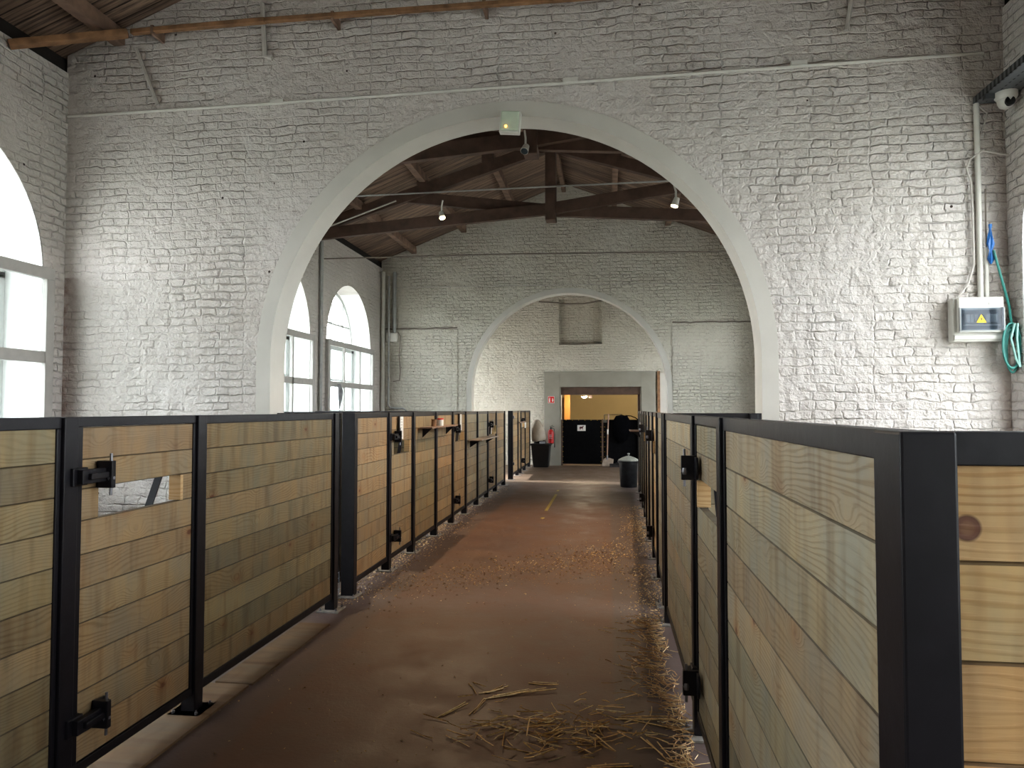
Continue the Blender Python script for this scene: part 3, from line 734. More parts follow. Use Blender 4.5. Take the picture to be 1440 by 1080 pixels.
for tp, a, b, mt, lb in left:
    if tp == 'P': panel((XA, a), (XA, b), lb, mt, G1)
    else: gate((XA, a), (XA, b), lb, mt, -1, 'start')
# local y points to -X for the left run, so the aisle is at local -y
for k, y in enumerate(postL):
    big = y in (5.655, 15.36)
    nm = {0: 'black steel post left of the nearest left gate', 1: 'black steel post right of the nearest left gate', 2: 'black steel post just before the narrow gap on the left', 3: 'wide black steel post just after the narrow gap on the left',
          13: 'wide dark post far along the left partitions', 17: 'last black post of the left partitions beside the sack'}.get(k, 'black steel post, %s along the left side of the aisle' % oc[k])
    if big: post(XA - .015, y, nm, .11, .075)
    else: post(XA, y, nm)
panel((-2.78, 5.72), (-2.22, 5.72), 'short cross panel joining the wide left post to the arch jamb', 'wood_warm', 'cross panels')
o = MB()
for k in range(9): o.tube([(-2.19 + 0 * k, 5.30 + k * .04, .01), (-2.19, 5.30 + k * .04, .20)], .003, 4)
for k in range(5): o.tube([(-2.19, 5.29, .02 + k * .045), (-2.19, 5.64, .02 + k * .045)], .003, 4)
tag(o.build('wire_mesh', M['mesh']), 'blue grey wire mesh piece low in the narrow gap on the left', 'wire mesh')
o = MB(); o.box(0, 1.15, -.13, .10, 0, .012, bid=.2).box(1.17, 2.28, -.14, .08, 0, .012, bid=.7)  # tan boards added in place of daylight falling under the left panels
kb = o.build('floor_light_strip', M['light_strip']); kb.rotation_euler = (0, 0, PI / 2); kb.location = (XA + .0, 2.6, 0.0)
tag(kb, 'tan strip standing in for light on the floor under the left panels', 'light strip')
# inner cross partitions seen through the slots and over the top rails
for y in (8.46, 11.22): panel((-4.80, y), (-2.16, y), 'cross panel between two left stalls, %s the second left gate' % ('behind' if y < 9 else 'further back than'), 'wood_green', 'cross panels')

# right side
def xr(y): return XB if y < 5.3 else .445 + .0165 * (y - 5.7)
right = [('p', 1.118, 2.60, 'wood_cool', 'large close plank panel on the right, first along the aisle'),
         ('G', 2.69, 3.44, 'wood_cool', 'nearest right plank gate seen edge-on, with slot and chrome hinge pin'),
         ('P', 3.53, 5.20, 'wood_cool', 'greenish right plank panel beyond the nearest right gate'),
         ('P', 5.76, 6.58, 'wood_cool', 'narrow looking right plank panel just beyond the double black post'),
         ('G', 6.66, 7.46, 'wood_pale', 'second right plank gate with its slot showing brown'),
         ('P', 7.54, 8.46, 'wood_cool', 'right plank panel just beyond the second right gate'),
         ('P', 8.54, 9.36, 'wood_cool', 'right plank panel second beyond the second right gate'),
         ('G', 9.44, 10.24, 'wood_cool', 'third right plank gate, a thin sliver in view'),
         ('P', 10.32, 11.18, 'wood_cool', 'right plank panel first beyond the third right gate'),
         ('P', 11.26, 12.2, 'wood_cool', 'right plank panel next to the short wooden shelf'),
         ('P', 12.28, 13.25, 'wood_cool', 'last right plank panel before the lidded bin')]
postR = [2.645, 3.485, 5.245, 5.70, 6.62, 7.50, 8.50, 9.40, 10.28, 11.22, 12.24, 13.30]
for tp, a, b, mt, lb in right:
    if tp in 'Pp': panel((xr(a), a), (xr(b), b), lb, mt, G2, sa=.022 if tp == 'P' else .003)
    else: gate((xr(a), a), (xr(b), b), lb, mt, 1, 'end')
for k, y in enumerate(postR):
    nm = {0: 'black steel post between large right panel and nearest right gate', 1: 'black steel post on the hinge side of the nearest right gate', 2: 'front one of the paired black posts on the right', 3: 'rear one of the paired black posts on the right', 11: 'last black post on the right beside the lidded bin'}.get(k, 'black steel post, %s along the right side of the aisle' % oc[k])
    post(xr(y), y, nm, rz=0)
post(.422, 1.065, 'big black corner post in the right foreground', .072, .10, grp=None)
panel((.459, 1.05), (2.45, 1.05), 'foreground plank panel facing the viewer at lower right, with a large knot', 'wood_front', None, pitch=.138, sa=.003)
panel((.50, 5.70), (1.165, 5.70), 'cross panel from the paired right posts to the arch jamb', 'wood_cool', 'cross panels')
post(1.10, 5.66, 'black post of the cross panel at the right arch jamb', .06, .06, grp=None)
# rack at the right wall
t = thing('wall_frame', 'black metal frame with pale board at the right wall, right edge', 'metal frame', (2.60, 4.7, 0))
MB().box(0, .04, -.02, .02, 0, 1.535).box(.04, .48, -.02, .02, 1.495, 1.535).box(.44, .48, -.02, .02, 0, 1.5).build('frame', M['steel'], t, bevel=.003)
MB().board(.04, .44, 1.2, 1.49, .03, .3).build('board', M['wood_pale'], t)
# ------------------------------------------------------------------ things on the partitions
def sheet(y, z, label, h=.235, w=.115):
    t = thing('notice_board', label, 'notice', (XA + .034, y, z))
    MB().box(0, .014, -w / 2, w / 2, -h / 2, h / 2).build('backing', M['ink'], t)
    MB().box(.014, .02, -w / 2 + .008, w / 2 - .004, -h / 2 + .005, h / 2 - .005).build('sheet', M['paper'], t)
    mb = MB()
    for k in range(7):
        z0 = h / 2 - .03 - k * .028; mb.box(.020, .0206, -w / 2 + .02, w / 2 - .03 - random.random() * .03, z0 - .003, z0)
    mb.build('writing', M['ink'], t)
sheet(6.91, 1.345, 'long white card on the second left gate above its slot')
sheet(9.78, 1.35, 'long white card on the third left gate above its slot')
def shelf(x, y0, y1, z, d, label, mat='beam_old', side=1):
    t = thing('wall_shelf', label, 'shelf', (x, y0, z))
    MB().box(min(0, side * d), max(0, side * d), 0, y1 - y0, -.018, 0).build('shelf_board', M[mat], t, bevel=.002)
    for yy in (.1, y1 - y0 - .1):
        MB().poly([(side * .005, yy - .01, -.018), (side * d * .8, yy - .01, -.018), (side * .005, yy - .01, -.12)], (0, .015, 0)).build('bracket', M['steel'], t)
shelf(XA + .04, 7.65, 9.0, 1.335, .14, 'small dark shelf on the left partitions holding a tin')
shelf(XA + .04, 10.4, 12.0, 1.08, .20, 'grey wooden shelf lower on the left partitions', 'shovel_blade')
shelf(xr(12) - .04, 11.6, 12.15, 1.19, .17, 'short pale wooden shelf sticking out from the right partitions', 'shovel_wood', -1)
t = thing('tin_can', 'white tin with red lid on the left dark shelf', 'tin', (XA + .12, 8.28, 1.335))
MB().lathe([(.035, 0), (.036, .003), (.036, .07), (.035, .073)], (0, 0, 0), 20).build('can', M['paper'], t, smooth=True)
MB().lathe([(.037, .073), (.037, .088), (.030, .09)], (0, 0, 0), 20).build('lid', M['sign_red'], t, smooth=True)
t = thing('twine_spool', 'brown spool of twine on the left dark shelf', 'spool', (XA + .10, 8.05, 1.335))
MB().lathe([(.034, 0), (.034, .006), (.028, .008), (.03, .04), (.028, .072), (.034, .074), (.034, .08)], (0, 0, 0), 18).build('twine', M['beam_lit'], t, smooth=True)
t = thing('latch_loop', 'pale wooden latch loop on the fourth left gate', 'latch', (XA + .03, 12.75, 1.14))
MB().box(0, .03, -.16, .16, -.05, -.02).box(0, .03, .12, .16, -.05, .10).build('loop', M['wood_pale'], t)
t = thing('name_card', 'small white card on a bar at the last left gate', 'card', (XA + .085, 17.25, 1.17))
MB().box(0, .01, -.12, .12, -.09, .07).build('card', M['paper'], t)
MB().box(-.005, .02, -1.2, .12, .045, .075).build('bar', M['beam_old'], t)
t = thing('gate_latch', 'light metal latches on the wide dark far left post', 'latch', (XA + .04, 15.36, 0))
for z in (.35, 1.36): MB().box(0, .03, -.03, .03, z - .03, z + .03).build('latch_plate', M['zinc'], t)

# ------------------------------------------------------------------ far end objects
GY = D3 + .06
t = thing('stable_gate', 'black rubber-faced stable gate with white animal sign, left half of doorway', 'gate', (-1.265, GY, 0), 0, None)
MB().box(0, 1.07, 0, .03, .05, 1.245).build('sheet', M['rubber'], t, bevel=.003)
MB().box(-.02, 1.09, .03, .06, .03, .07).box(-.02, 1.09, .03, .06, 1.21, 1.25).box(-.02, .02, .03, .06, .03, 1.25).box(1.05, 1.09, .03, .06, .03, 1.25).build('frame', M['beam_old'], t)
mb = MB()
for k in range(9):
    for x in (.02, 1.05): mb.box(x - .006, x + .006, -.004, 0, .1 + k * .135, .112 + k * .135)
for k in range(6): mb.box(.1 + k * .17, .112 + k * .17, -.004, 0, 1.225, 1.237)
mb.build('rivets', M['yellow'], t)
for z in (.38, 1.16): MB().box(-.045, -.005, -.02, .02, z - .05, z + .05).build('hinge', M['line_yellow'], t, bevel=.003)
t2 = thing('stable_gate', 'black rubber-faced stable gate behind the shovel, right half of doorway', 'gate', (-.15, GY + .03, 0))
MB().box(0, .99, 0, .03, .05, 1.25).build('sheet', M['rubber'], t2, bevel=.003)
mb = MB()
for k in range(9): mb.box(.03, .042, -.004, 0, .1 + k * .135, .112 + k * .135)
mb.build('rivets', M['yellow'], t2)
MB().box(-.03, 0, -.01, .03, .03, 1.27).build('frame', M['beam_old'], t2)
MB().box(-.0, .10, -.03, -.005, 1.17, 1.25).build('latch_plate', M['hair_net'], t2)
# sign with a red-brown goat-like silhouette
t = thing('gate_sign', 'white sign with dark animal silhouette on the left stable gate', 'sign', (-.74, GY - .012, 1.02))
MB().box(-.112, .112, 0, .01, -.08, .08).build('sign_plate', M['paper'], t)
an = [(-.05, -.02), (-.055, .02), (-.04, .038), (.005, .036), (.03, .045), (.04, .07), (.048, .062), (.062, .05), (.06, .04), (.045, .036), (.042, .01), (.036, -.005), (.036, -.045), (.027, -.045), (.024, -.012), (-.02, -.012), (-.026, -.045), (-.036, -.045), (-.038, -.012), (-.044, -.045), (-.052, -.045)]
MB().poly([(x, -.0015, z + .0) for x, z in an], (0, .0012, 0)).build('animal_silhouette', M['maroon'], t)
# red fire sign with white pictograms
t = thing('fire_sign', 'red fire extinguisher sign with white pictograms on the grey surround', 'sign', (-1.558, D3 - .075, 1.795))
MB().box(-.088, .088, 0, .008, -.095, .095).build('sign_plate', M['paper'], t)
MB().box(-.080, .080, -.003, 0, -.087, .087).build('sign_field', M['sign_red'], t)
mb = MB()
mb.box(-.062, -.030, -.005, -.003, -.07, .02).box(-.055, -.037, -.005, -.003, .02, .035).box(-.046, -.018, -.005, -.003, .035, .047).box(-.062, -.05, -.005, -.003, .045, .065)
mb.poly([(.018, -.003, -.03), (.03, -.003, .0), (.026, -.003, .02), (.04, -.003, .05), (.055, -.003, .01), (.062, -.003, -.02), (.055, -.003, -.05), (.03, -.003, -.06)], (0, -.002, 0))
mb.build('pictogram', M['paper'], t)
# extinguisher
t = thing('fire_extinguisher', 'red fire extinguisher hanging on the grey surround', 'fire extinguisher', (-1.56, D3 - .16, .60))
MB().lathe([(.05, 0), (.075, .01), (.078, .03), (.078, .30), (.07, .345), (.04, .375), (.025, .385)], (0, 0, 0), 24).build('cylinder', M['red'], t, smooth=True)
MB().box(-.055, .055, -.0795, -.070, .12, .26).build('label_patch', M['paper'], t) if False else None
MB().lathe([(.022, .38), (.024, .42), (.015, .44)], (0, 0, 0), 12).beam((-.03, 0, .44), (.09, 0, .465), .02, .012).beam((-.03, 0, .465), (.06, 0, .50), .02, .01).build('valve', M['black_plastic'], t)
MB().tube([(.03, 0, .42), (.09, -.01, .40), (.105, -.01, .25), (.10, -.01, .05), (.10, 0, -.10)], [.009, .009, .009, .009, .016], 8).build('hose', M['black_plastic'], t, smooth=True)
MB().box(-.03, .03, .075, .16, .2, .26).build('wall_bracket', M['black_plastic'], t)
mb = MB()
for k in range(4): mb.box(-.035, .035 - .01 * (k % 2), -.081, -.077, .14 + k * .03, .15 + k * .03)
mb.build('writing', M['paper'], t)
# black square bin with sack
t = thing('waste_bin', 'large black bin at the end of the left partitions', 'bin', (-1.79, 18.98, 0))
def taper(mb, w0, w1, z0, z1, d=0):
    mb._a([(-w0, -w0, z0), (w0, -w0, z0), (w0, w0, z0), (-w0, w0, z0), (-w1, -w1, z1), (w1, -w1, z1), (w1, w1, z1), (-w1, w1, z1)], [(0, 3, 2, 1), (4, 5, 6, 7), (0, 1, 5, 4), (1, 2, 6, 5), (2, 3, 7, 6), (3, 0, 4, 7)])
mb = MB(); taper(mb, .20, .25, 0, .60); mb.build('bin_body', M['black_plastic'], t, bevel=.02)
mb = MB(); taper(mb, .27, .265, .575, .62); mb.build('rim', M['black_plastic'], t, bevel=.008)
mb = MB(); mb.lathe([(.17, .60), (.16, .68), (.08, .73), (.02, .74)], (-.03, 0, 0), 12, rib=.08); mb.build('bin_liner', M['black_plastic'], t, smooth=True)
sk = MB(); ring = []
prof = [(.16, .62), (.21, .70), (.205, .82), (.18, .98), (.14, 1.12), (.09, 1.20), (.03, 1.23)]
o = MB(); n = 20; vs = []
for j, (r, z) in enumerate(prof):
    for k in range(n):
        a = 2 * PI * k / n; q = r * (1 + .10 * math.sin(3 * a + j) + .07 * math.sin(7 * a + 2 * j) + random.uniform(-.03, .03))
        vs.append((q * math.cos(a) - .03 + .02 * math.sin(j), q * math.sin(a), z + random.uniform(-.01, .01)))
o._a(vs, [(j * n + k, j * n + (k + 1) % n, (j + 1) * n + (k + 1) % n, (j + 1) * n + k) for j in range(len(prof) - 1) for k in range(n)] + [tuple(range(n - 1, -1, -1)), tuple((len(prof) - 1) * n + k for k in range(n))])
s_ = o.build('plastic_sack', M['sack'], smooth=True, loc=(-1.86, 18.98, .03))
s_.modifiers.remove(s_.modifiers['edge']); md = s_.modifiers.new('sub', 'SUBSURF'); md.levels = 1; md.render_levels = 1
tag(s_, 'crumpled whitish plastic sack standing on the black bin at left', 'sack')
# round bin with pale lid
t = thing('dustbin', 'round black dustbin with pale ribbed lid at the right', 'bin', (.385, 14.30, 0))
MB().lathe([(.155, 0), (.165, .01), (.19, .45), (.195, .50)], (0, 0, 0), 32, rib=.006).build('bin_body', M['bin'], t, smooth=True)
MB().lathe([(.19, .465), (.212, .47), (.214, .515), (.195, .52)], (0, 0, 0), 32).build('rim', M['bin'], t, smooth=True)
for s in (-1, 1): MB().tube([(s * .195, -.05, .48), (s * .24, -.04, .46), (s * .24, .04, .46), (s * .195, .05, .48)], .012, 8).build('handle', M['bin'], t)
ld = MB().lathe([(.205, .52), (.20, .535), (.13, .575), (.05, .605), (.02, .61)], (0, 0, 0), 32, rib=.015).build('lid', M['lid'], t)
MB().lathe([(.018, .605), (.014, .63), (.028, .65), (.02, .665)], (0, 0, 0), 14).build('knob', M['lid'], ld, smooth=True)
# shovel
t = thing('shovel', 'wide pale shovel with brown handle leaning upright on the right stable gate', 'shovel', (-.03, 19.3, 0))
MB().tube([(-.02, -.05, .16), (0, .0, .8), (.025, .17, 1.40)], [.019, .018, .016], 10).build('handle', M['shovel_wood'], t, smooth=True)
MB().tube([(-.02, -.05, .15), (-.015, -.04, .3)], .024, 10).build('socket', M['zinc'], t)
MB().poly([(-.17, -.14, .015), (.13, -.13, .015), (.155, -.06, .20), (.03, -.045, .235), (-.07, -.045, .235), (-.11, -.06, .20)], (0, .012, .0)).build('blade', M['shovel_blade'], t, bevel=.003)
MB().tube([(-.0, -.010, .86), (.0, .042, .99)], .0195, 10).build('grip_tape', M['paper'], t)
# broom head on the floor
t = thing('broom_head', 'black broom head lying on the floor beside the shovel', 'broom', (.18, 19.1, 0), math.radians(8))
MB().box(-.16, .16, -.04, .04, .05, .09).build('head', M['black_plastic'], t, bevel=.008)
mb = MB()
for a in range(30):
    for b in range(5): mb.tube([(-.15 + a * .0103, -.03 + b * .015, .052), (-.155 + a * .0107, -.04 + b * .02, .0)], .003, 3)
mb.build('bristles', M['ink'], t)
MB().tube([(0, .0, .08), (.25, .06, .06), (.36, .12, .05)], .014, 8).build('handle', M['black_plastic'], t)
# dark cloth bundle over the right gate
cl = MB(); n = 22; vs = []
prof = [(.02, .45), (.15, .42), (.21, .30), (.225, .15), (.22, .0), (.20, -.12), (.15, -.22), (.05, -.30)]
for j, (r, z) in enumerate(prof):
    for k in range(n):
        a = 2 * PI * k / n; q = r * (1 + .06 * math.sin(4 * a + j) + .05 * math.sin(9 * a + j * .7))
        vs.append((q * math.cos(a), q * .30 * math.sin(a), z))
cl._a(vs, [(j * n + k, j * n + (k + 1) % n, (j + 1) * n + (k + 1) % n, (j + 1) * n + k) for j in range(len(prof) - 1) for k in range(n)] + [tuple(range(n - 1, -1, -1)), tuple((len(prof) - 1) * n + k for k in range(n))])
c_ = cl.build('cloth_bundle', M['cloth'], smooth=True, loc=(.34, GY - .03, .93)); tag(c_, 'rounded black cloth bundle hung over the right stable gate', 'cloth')
rod('hoop', [(.45, GY + .1, 1.36), (.6, GY + .1, 1.35), (.72, GY + .1, 1.30), (.80, GY + .1, 1.24)], .014, 'cloth', 'thin dark strap curving over the right stable gate', 'strap')
t = thing('wire_rack', 'grey wire rack standing behind the right stable gate', 'rack', (-.12, GY + .35, 0))
mb = MB()
for z in (1.05, 1.2, 1.38): mb.tube([(0, 0, z), (.48, 0, z + .01)], .01, 6)
for k in range(13): mb.tube([(k * .04, 0, .9), (k * .04, 0, 1.38)], .004, 4)
mb.tube([(0, 0, 0), (0, 0, 1.38)], .014, 6).tube([(.48, 0, 0), (.48, 0, 1.39)], .014, 6); mb.build('rack', M['hair_net'], t)
o = MB().box(-1.36, -1.19, 22.0, 22.2, 0, 3.0).build('timber_column', M['orange_wood'], bevel=.006); tag(o, 'orange varnished timber column beyond the doorway', 'column')
o = MB().box(-1.75, -1.40, 22.4, 22.46, 0, 1.9).build('timber_screen', M['beam_old'], bevel=.006); tag(o, 'brown board screen beyond the doorway at its left edge', 'board screen')
o = MB().box(-2.8, 3.2, 21.6, 21.75, 2.10, 2.3).build('ceiling_beam', M['orange_wood'], bevel=.006); tag(o, 'varnished beam under the ceiling beyond the doorway', 'beam')
t = thing('ceiling_lamp', 'lit white lamp under the beam beyond the doorway', 'lamp', (-.72, 21.45, 1.93))
MB().lathe([(.09, -.02), (.10, .0), (.06, .05), (.02, .06)], (0, 0, 0), 20).build('lamp_shade', M['white'], t, smooth=True)
MB().lathe([(.02, -.06), (.07, -.045), (.085, -.02)], (0, 0, 0), 20).build('bulb', M['lamp_white'], t, smooth=True)
MB().tube([(0, 0, .05), (-.03, .1, .12), (-.05, .18, .2)], .02, 8).build('arm', M['ink'], t)
MB().box(.12, .22, .05, .12, -.06, .02).build('sensor', M['ink'], t)
l = bpy.data.lights.new('lamp_light', 'POINT'); l.energy = 70; l.color = (1, .82, .58); l.shadow_soft_size = .08
o = bpy.data.objects.new('lamp_light', l); COL.objects.link(o); o.location = (-.72, 21.40, 1.80)
l = bpy.data.lights.new('annex_light', 'POINT'); l.energy = 45; l.color = (1, .85, .62); l.shadow_soft_size = .1
o = bpy.data.objects.new('annex_light', l); COL.objects.link(o); o.location = (1.5, 22.9, 2.6)

# yellow floor marks
for (y0, y1, x, w, lb) in ((10.75, 12.85, -.945, .045, 'long worn yellow dash painted on the floor'), (13.35, 13.55, -.955, .04, 'short yellow floor mark beyond the long dash'), (9.98, 10.10, -.93, .05, 'short yellow floor mark nearer than the long dash')):
    tag(MB().box(x - w / 2, x + w / 2, y0, y1, 0, .0015).build('floor_marking', M['line_yellow']), lb, 'floor marking')

# ------------------------------------------------------------------ right wall equipment
t = thing('fuse_box', 'white electrical fuse box with clear cover and yellow warning triangle', 'fuse box', (2.735, D1, 2.20))
MB().box(-.175, .175, -.09, -.005, -.165, .165).build('housing', M['white'], t, bevel=.010)
MB().box(-.150, .165, -.125, -.09, -.10, .165).build('door_panel', M['white'], t, bevel=.008)
MB().box(-.135, .145, -.129, -.125, -.075, .07).build('breaker_recess', M['tray'], t)
mb = MB()
for k in range(8):
    if k in (3, 4): continue
    mb.box(-.10 + k * .027, -.077 + k * .027, -.138, -.129, -.025, .035)
mb.box(-.12, .13, -.134, -.129, -.050, -.040).build('breakers', M['pvc_dirty'], t)
MB().box(-.140, .150, -.150, -.147, -.085, .08).build('clear_cover', M['clear'], t)
MB().box(-.150, -.135, -.146, -.125, -.09, .085).box(.145, .16, -.146, -.125, -.09, .085).build('cover_hinge', M['grey_pipe'], t)
tri = MB().poly([(-.04, -.1515, -.03), (.03, -.1515, -.03), (-.005, -.1515, .033)], (0, .0012, 0)).build('warning_triangle', M['yellow'], t)
MB().poly([(-.002, -.153, .015), (-.012, -.153, -.006), (-.005, -.153, -.006), (-.009, -.153, -.023), (.003, -.153, -.001), (-.004, -.153, -.001)], (0, .0012, 0)).build('lightning_bolt', M['ink'], tri)
MB().box(.06, .13, -.1275, -.125, .105, .125).build('maker_plate', M['pvc_dirty'], t)
MB().box(-.17, .17, -.100, -.09, -.150, -.115).build('lower_cover', M['white'], t, bevel=.004)
rod('wall_conduit', [(2.79, 5.775, 2.37), (2.79, 5.775, 3.86)], .020, 'pvc', 'thick white conduit rising from the fuse box to the tray', 'conduit', 10)
rod('wall_cable', [(2.825, 5.76, 2.37), (2.83, 5.76, 2.75)], .016, 'pvc', 'short white trunking just above the fuse box', 'cable')
rod('wall_cable', [(2.62, 5.77, 2.37), (2.70, 5.77, 2.48), (2.745, 5.77, 2.62), (2.745, 5.77, 3.0), (2.74, 5.77, 3.25), (2.705, 5.76, 3.36), (2.73, 5.76, 3.43), (2.82, 5.76, 3.49), (2.95, 5.76, 3.46), (3.05, 5.76, 3.44)], .008, 'pvc_dirty', 'thin pale cable wandering up beside the thick conduit', 'cable')
rod('wall_cable', [(2.835, 5.765, 2.55), (2.832, 5.765, 2.9), (2.835, 5.765, 3.2)], .006, 'cable', 'thin black cable behind the blue plastic', 'cable')
rod('wall_cable', [(2.80, 5.765, 3.84), (2.86, 5.765, 3.78), (2.84, 5.765, 3.7), (2.81, 5.765, 3.62)], .006, 'pvc_dirty', 'short looped cable under the cable tray', 'cable')
# teal cable with coil
mb = MB().tube([(2.86, 5.72, 2.72), (2.90, 5.70, 2.5), (2.94, 5.69, 2.3), (2.95, 5.68, 2.15)], .009, 8)
for j in range(5):
    pts = []
    for k in range(25):
        a = 2 * PI * k / 24; pts.append((2.955 + (.062 - .006 * j) * math.sin(a) + .008 * j - .016, 5.66 + .015 * j, 2.0 + (.165 - .008 * (j % 3)) * math.cos(a) - .01 * j))
    mb.tube(pts, .008, 6, cap=False)
o = mb.build('cable_coil', M['green_hose'], smooth=True); tag(o, 'hanging coil of teal cable beside the fuse box', 'cable coil')
mb = MB()
for dx in (.0, .02): mb.tube([(2.95 + dx, 5.64, 2.16), (2.92 + dx * 2, 5.635, 2.05), (2.95 + dx, 5.635, 1.9), (2.98, 5.64, 1.84)], .008, 6)
mb.build('pale_strand', M['pale_green'], o, smooth=True)
bl = MB(); vs = []; n = 10
for j, (r, z) in enumerate([(.006, 2.62), (.022, 2.66), (.012, 2.72), (.022, 2.77), (.016, 2.83), (.007, 2.88), (.012, 2.92)]):
    for k in range(n):
        a = 2 * PI * k / n; q = r * (1 + .35 * math.sin(3 * a + j * 1.3)); vs.append((2.845 + q * math.cos(a), 5.73 + q * .7 * math.sin(a), z))
bl._a(vs, [(j * n + k, j * n + (k + 1) % n, (j + 1) * n + (k + 1) % n, (j + 1) * n + k) for j in range(6) for k in range(n)])
tag(bl.build('plastic_knot', M['blue']), 'blue plastic bag knotted round the conduit above the fuse box', 'plastic bag')
# cable tray with security camera
t = thing('cable_tray', 'grey perforated cable tray on brackets high at the right wall', 'cable tray', (2.77, 2.6, 3.86))
MB().box(0, .225, 0, 3.18, 0, .004).box(0, .004, 0, 3.18, 0, .05).box(.221, .225, 0, 3.18, 0, .05).build('tray', M['tray_perf'], t)
for y in (.6, 2.0, 3.0): MB().box(0, .228, y, y + .04, -.035, -.001).build('support_arm', M['tray'], t)
t = thing('dome_camera', 'white dome security camera under the cable tray', 'security camera', (2.91, 5.60, 3.825))
MB().lathe([(.075, .035), (.075, .0), (.06, -.02)], (0, 0, 0), 28).build('base', M['white'], t, smooth=True)
MB().lathe([(.06, -.015), (.058, -.04), (.045, -.07), (.02, -.085), (.002, -.088)], (0, 0, 0), 28).build('dome', M['white'], t, smooth=True)
MB().lathe([(.034, -.058), (.034, -.02)], (0, 0, -.045), 20, 'y').build('lens', M['lens'], t, smooth=True)
# small lamp far right on far wall
# ------------------------------------------------------------------ straw
def straw_piece(mb, x, y, L, ang, r, z=0., bid=None):
    bend = random.uniform(-.5, .5); n = 3; pts = []; a = ang; px, py, pz = x, y, z + r
    for k in range(n):
        pts.append((px, py, pz)); a += bend / n
        px += math.cos(a) * L / (n - 1); py += math.sin(a) * L / (n - 1); pz = max(r, pz + random.uniform(-.006, .012))
    mb.tube(pts, r, 3, cap=False, bid=random.random() if bid is None else bid)
mb = MB(); rnd = random.Random(3)
for k in range(185):
    x = rnd.gauss(-.22, .27); y = 3.46 + rnd.gauss(0, .15) + .18 * (x + .2)
    if x > .34: continue
    straw_piece(mb, x, y, rnd.uniform(.03, .16), rnd.gauss(.25, .7) + (PI if rnd.random() < .5 else 0), rnd.uniform(.0016, .0036), rnd.uniform(0, .02))
for (x, y, L, a) in ((-.78, 3.95, .16, -1.0), (-.70, 3.82, .14, .3), (-.67, 3.83, .15, .9), (-.45, 4.0, .17, -.2), (-.66, 3.75, .3, .35), (-.85, 3.5, .22, .9), (.1, 3.6, .35, -.25), (.02, 3.6, .3, -.1), (-.7, 3.55, .2, 1.2), (-.62, 3.8, .35, .2), (.25, 3.2, .2, 2.), (-.1, 3.1, .2, .2)):
    straw_piece(mb, x, y, L, a, .0036)
    straw_piece(mb, x + .02, y + .02, L * .8, a + .1, .003)
tag(mb.build('straw_pile', M['straw']), 'loose golden straw scattered on the floor in the foreground', 'straw', kind='stuff')
mb = MB()
for k in range(500):
    y = 2.9 + rnd.random() ** .9 * 2.4; wid = (.045 if y < 3.85 else .085) * (1.5 if 3.9 < y < 4.4 or y > 4.7 else 1)
    x = .38 - abs(rnd.gauss(0, wid)); 
    straw_piece(mb, x, y, rnd.uniform(.03, .13), rnd.gauss(PI, 1.0), rnd.uniform(.0014, .003), rnd.uniform(0, .03))
tag(mb.build('straw_heap', M['straw_brown']), 'brownish straw heaped along the foot of the right partitions', 'straw', kind='stuff')
def flakes(name, pts, mat, label):
    mb = MB()
    for (x, y, s) in pts:
        a = rnd.random() * PI; c, d = math.cos(a) * s, math.sin(a) * s; k = rnd.uniform(.3, .7)
        mb._a([(x - c, y - d, .002), (x + d * k, y - c * k, .004 + s * .4), (x + c, y + d, .003), (x - d * k, y + c * k, .002)], [(0, 1, 2, 3)], rnd.random())
    tag(mb.build(name, M[mat]), label, 'shavings', kind='stuff')
P = []
for k in range(1500):   # trail across the aisle
    t_ = rnd.random(); x = -1.9 + 2.1 * t_; y = 5.9 + 2.0 * t_ + rnd.gauss(0, .35)
    P.append((x + rnd.gauss(0, .1), y, rnd.uniform(.004, .014)))
for k in range(700): P.append((rnd.gauss(-.1, .3), 7.2 + rnd.gauss(0, .45), rnd.uniform(.003, .010)))
for k in range(600): P.append((rnd.uniform(-2, .35), rnd.uniform(3, 10), rnd.uniform(.003, .008)))
flakes('wood_shavings', [p for p in P if -2.03 < p[0] < .38], 'flakes', 'pale wood shavings strewn across the middle of the aisle')
P = []
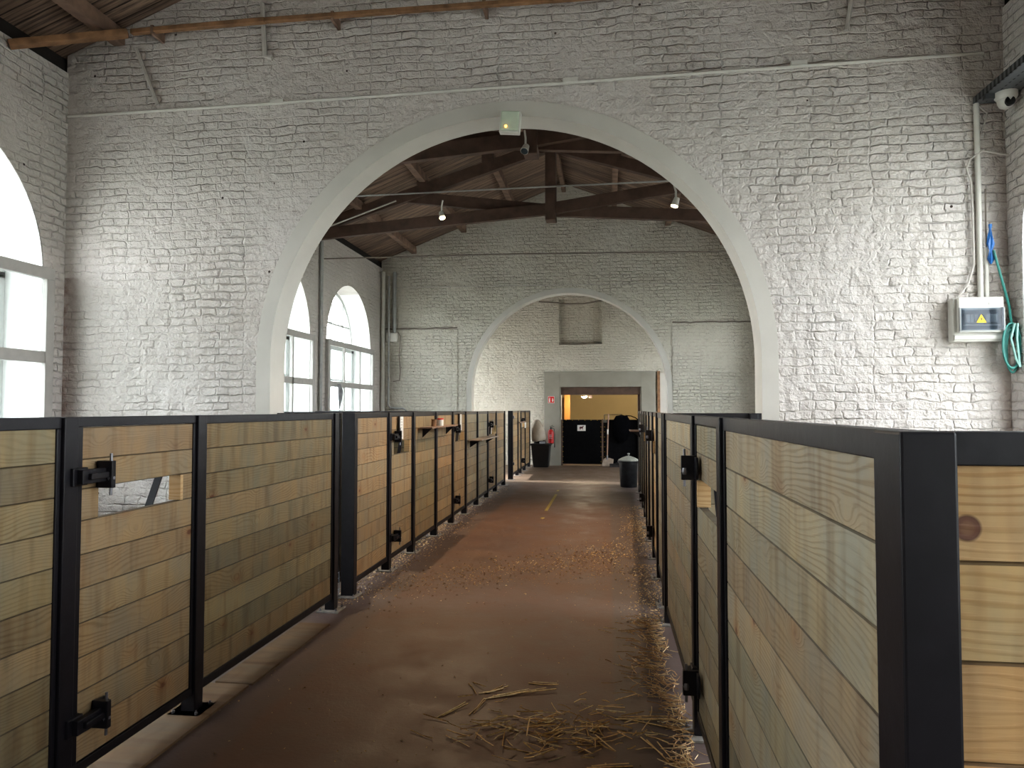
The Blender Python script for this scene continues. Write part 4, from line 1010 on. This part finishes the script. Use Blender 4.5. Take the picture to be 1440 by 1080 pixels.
for k in range(2600): y = rnd.uniform(5.4, 14.1) if k % 2 else rnd.uniform(5.4, 9.5); P.append((-2.22 + abs(rnd.gauss(0, .16)), y, rnd.uniform(.003, .013)))
flakes('wood_shavings', P, 'flakes', 'wood shavings gathered along the foot of the left partitions')
P = []
for k in range(2600): y = rnd.choice([rnd.uniform(5.2, 7.2), rnd.uniform(7.5, 11.5), rnd.gauss(9.3, .5)]); P.append((xr(y) - .02 - abs(rnd.gauss(0, .14)), y, rnd.uniform(.003, .013)))
flakes('wood_shavings', P, 'flakes', 'brown shavings and straw along the foot of the far right partitions')

# ------------------------------------------------------------------ light, world, camera
w = bpy.data.worlds.new('overcast_sky'); sc.world = w; w.use_nodes = True
nt = w.node_tree; nt.nodes.clear(); N = NT(nt)
out = N.n('ShaderNodeOutputWorld'); bg = N.n('ShaderNodeBackground')
tc = N.n('ShaderNodeTexCoord').outputs['Generated']; z = N.sep(tc)[2]
c = N.ramp(N.math('MULTIPLY_ADD', z, .5, .5), [(.0, (.55, .60, .55)), (.495, (.60, .66, .60)), (.503, (.94, .965, 1.0)), (1., (.90, .95, 1.0))])
nt.links.new(c, bg.inputs[0]); bg.inputs[1].default_value = 11.0
nt.links.new(bg.outputs[0], out.inputs[0])

cam = bpy.data.cameras.new('camera'); cam.sensor_width = 36; cam.lens = 25.0; cam.clip_start = .05
co = bpy.data.objects.new('camera', cam); COL.objects.link(co)
co.location = (0, 0, 1.53); yaw = math.radians(7.74); p = math.atan(.036 * math.cos(yaw))
fw = Vector((-math.sin(yaw) * math.cos(p), math.cos(yaw) * math.cos(p), math.sin(p)))
co.rotation_euler = fw.to_track_quat('-Z', 'Y').to_euler()
sc.camera = co
sc.view_settings.view_transform = 'Standard'; sc.view_settings.look = 'Medium High Contrast'; sc.view_settings.exposure = .20
sc.cycles.use_denoising = True
sc.cycles.max_bounces = 8; sc.cycles.diffuse_bounces = 5; sc.cycles.transparent_max_bounces = 12
sc.cycles.sample_clamp_indirect = 6
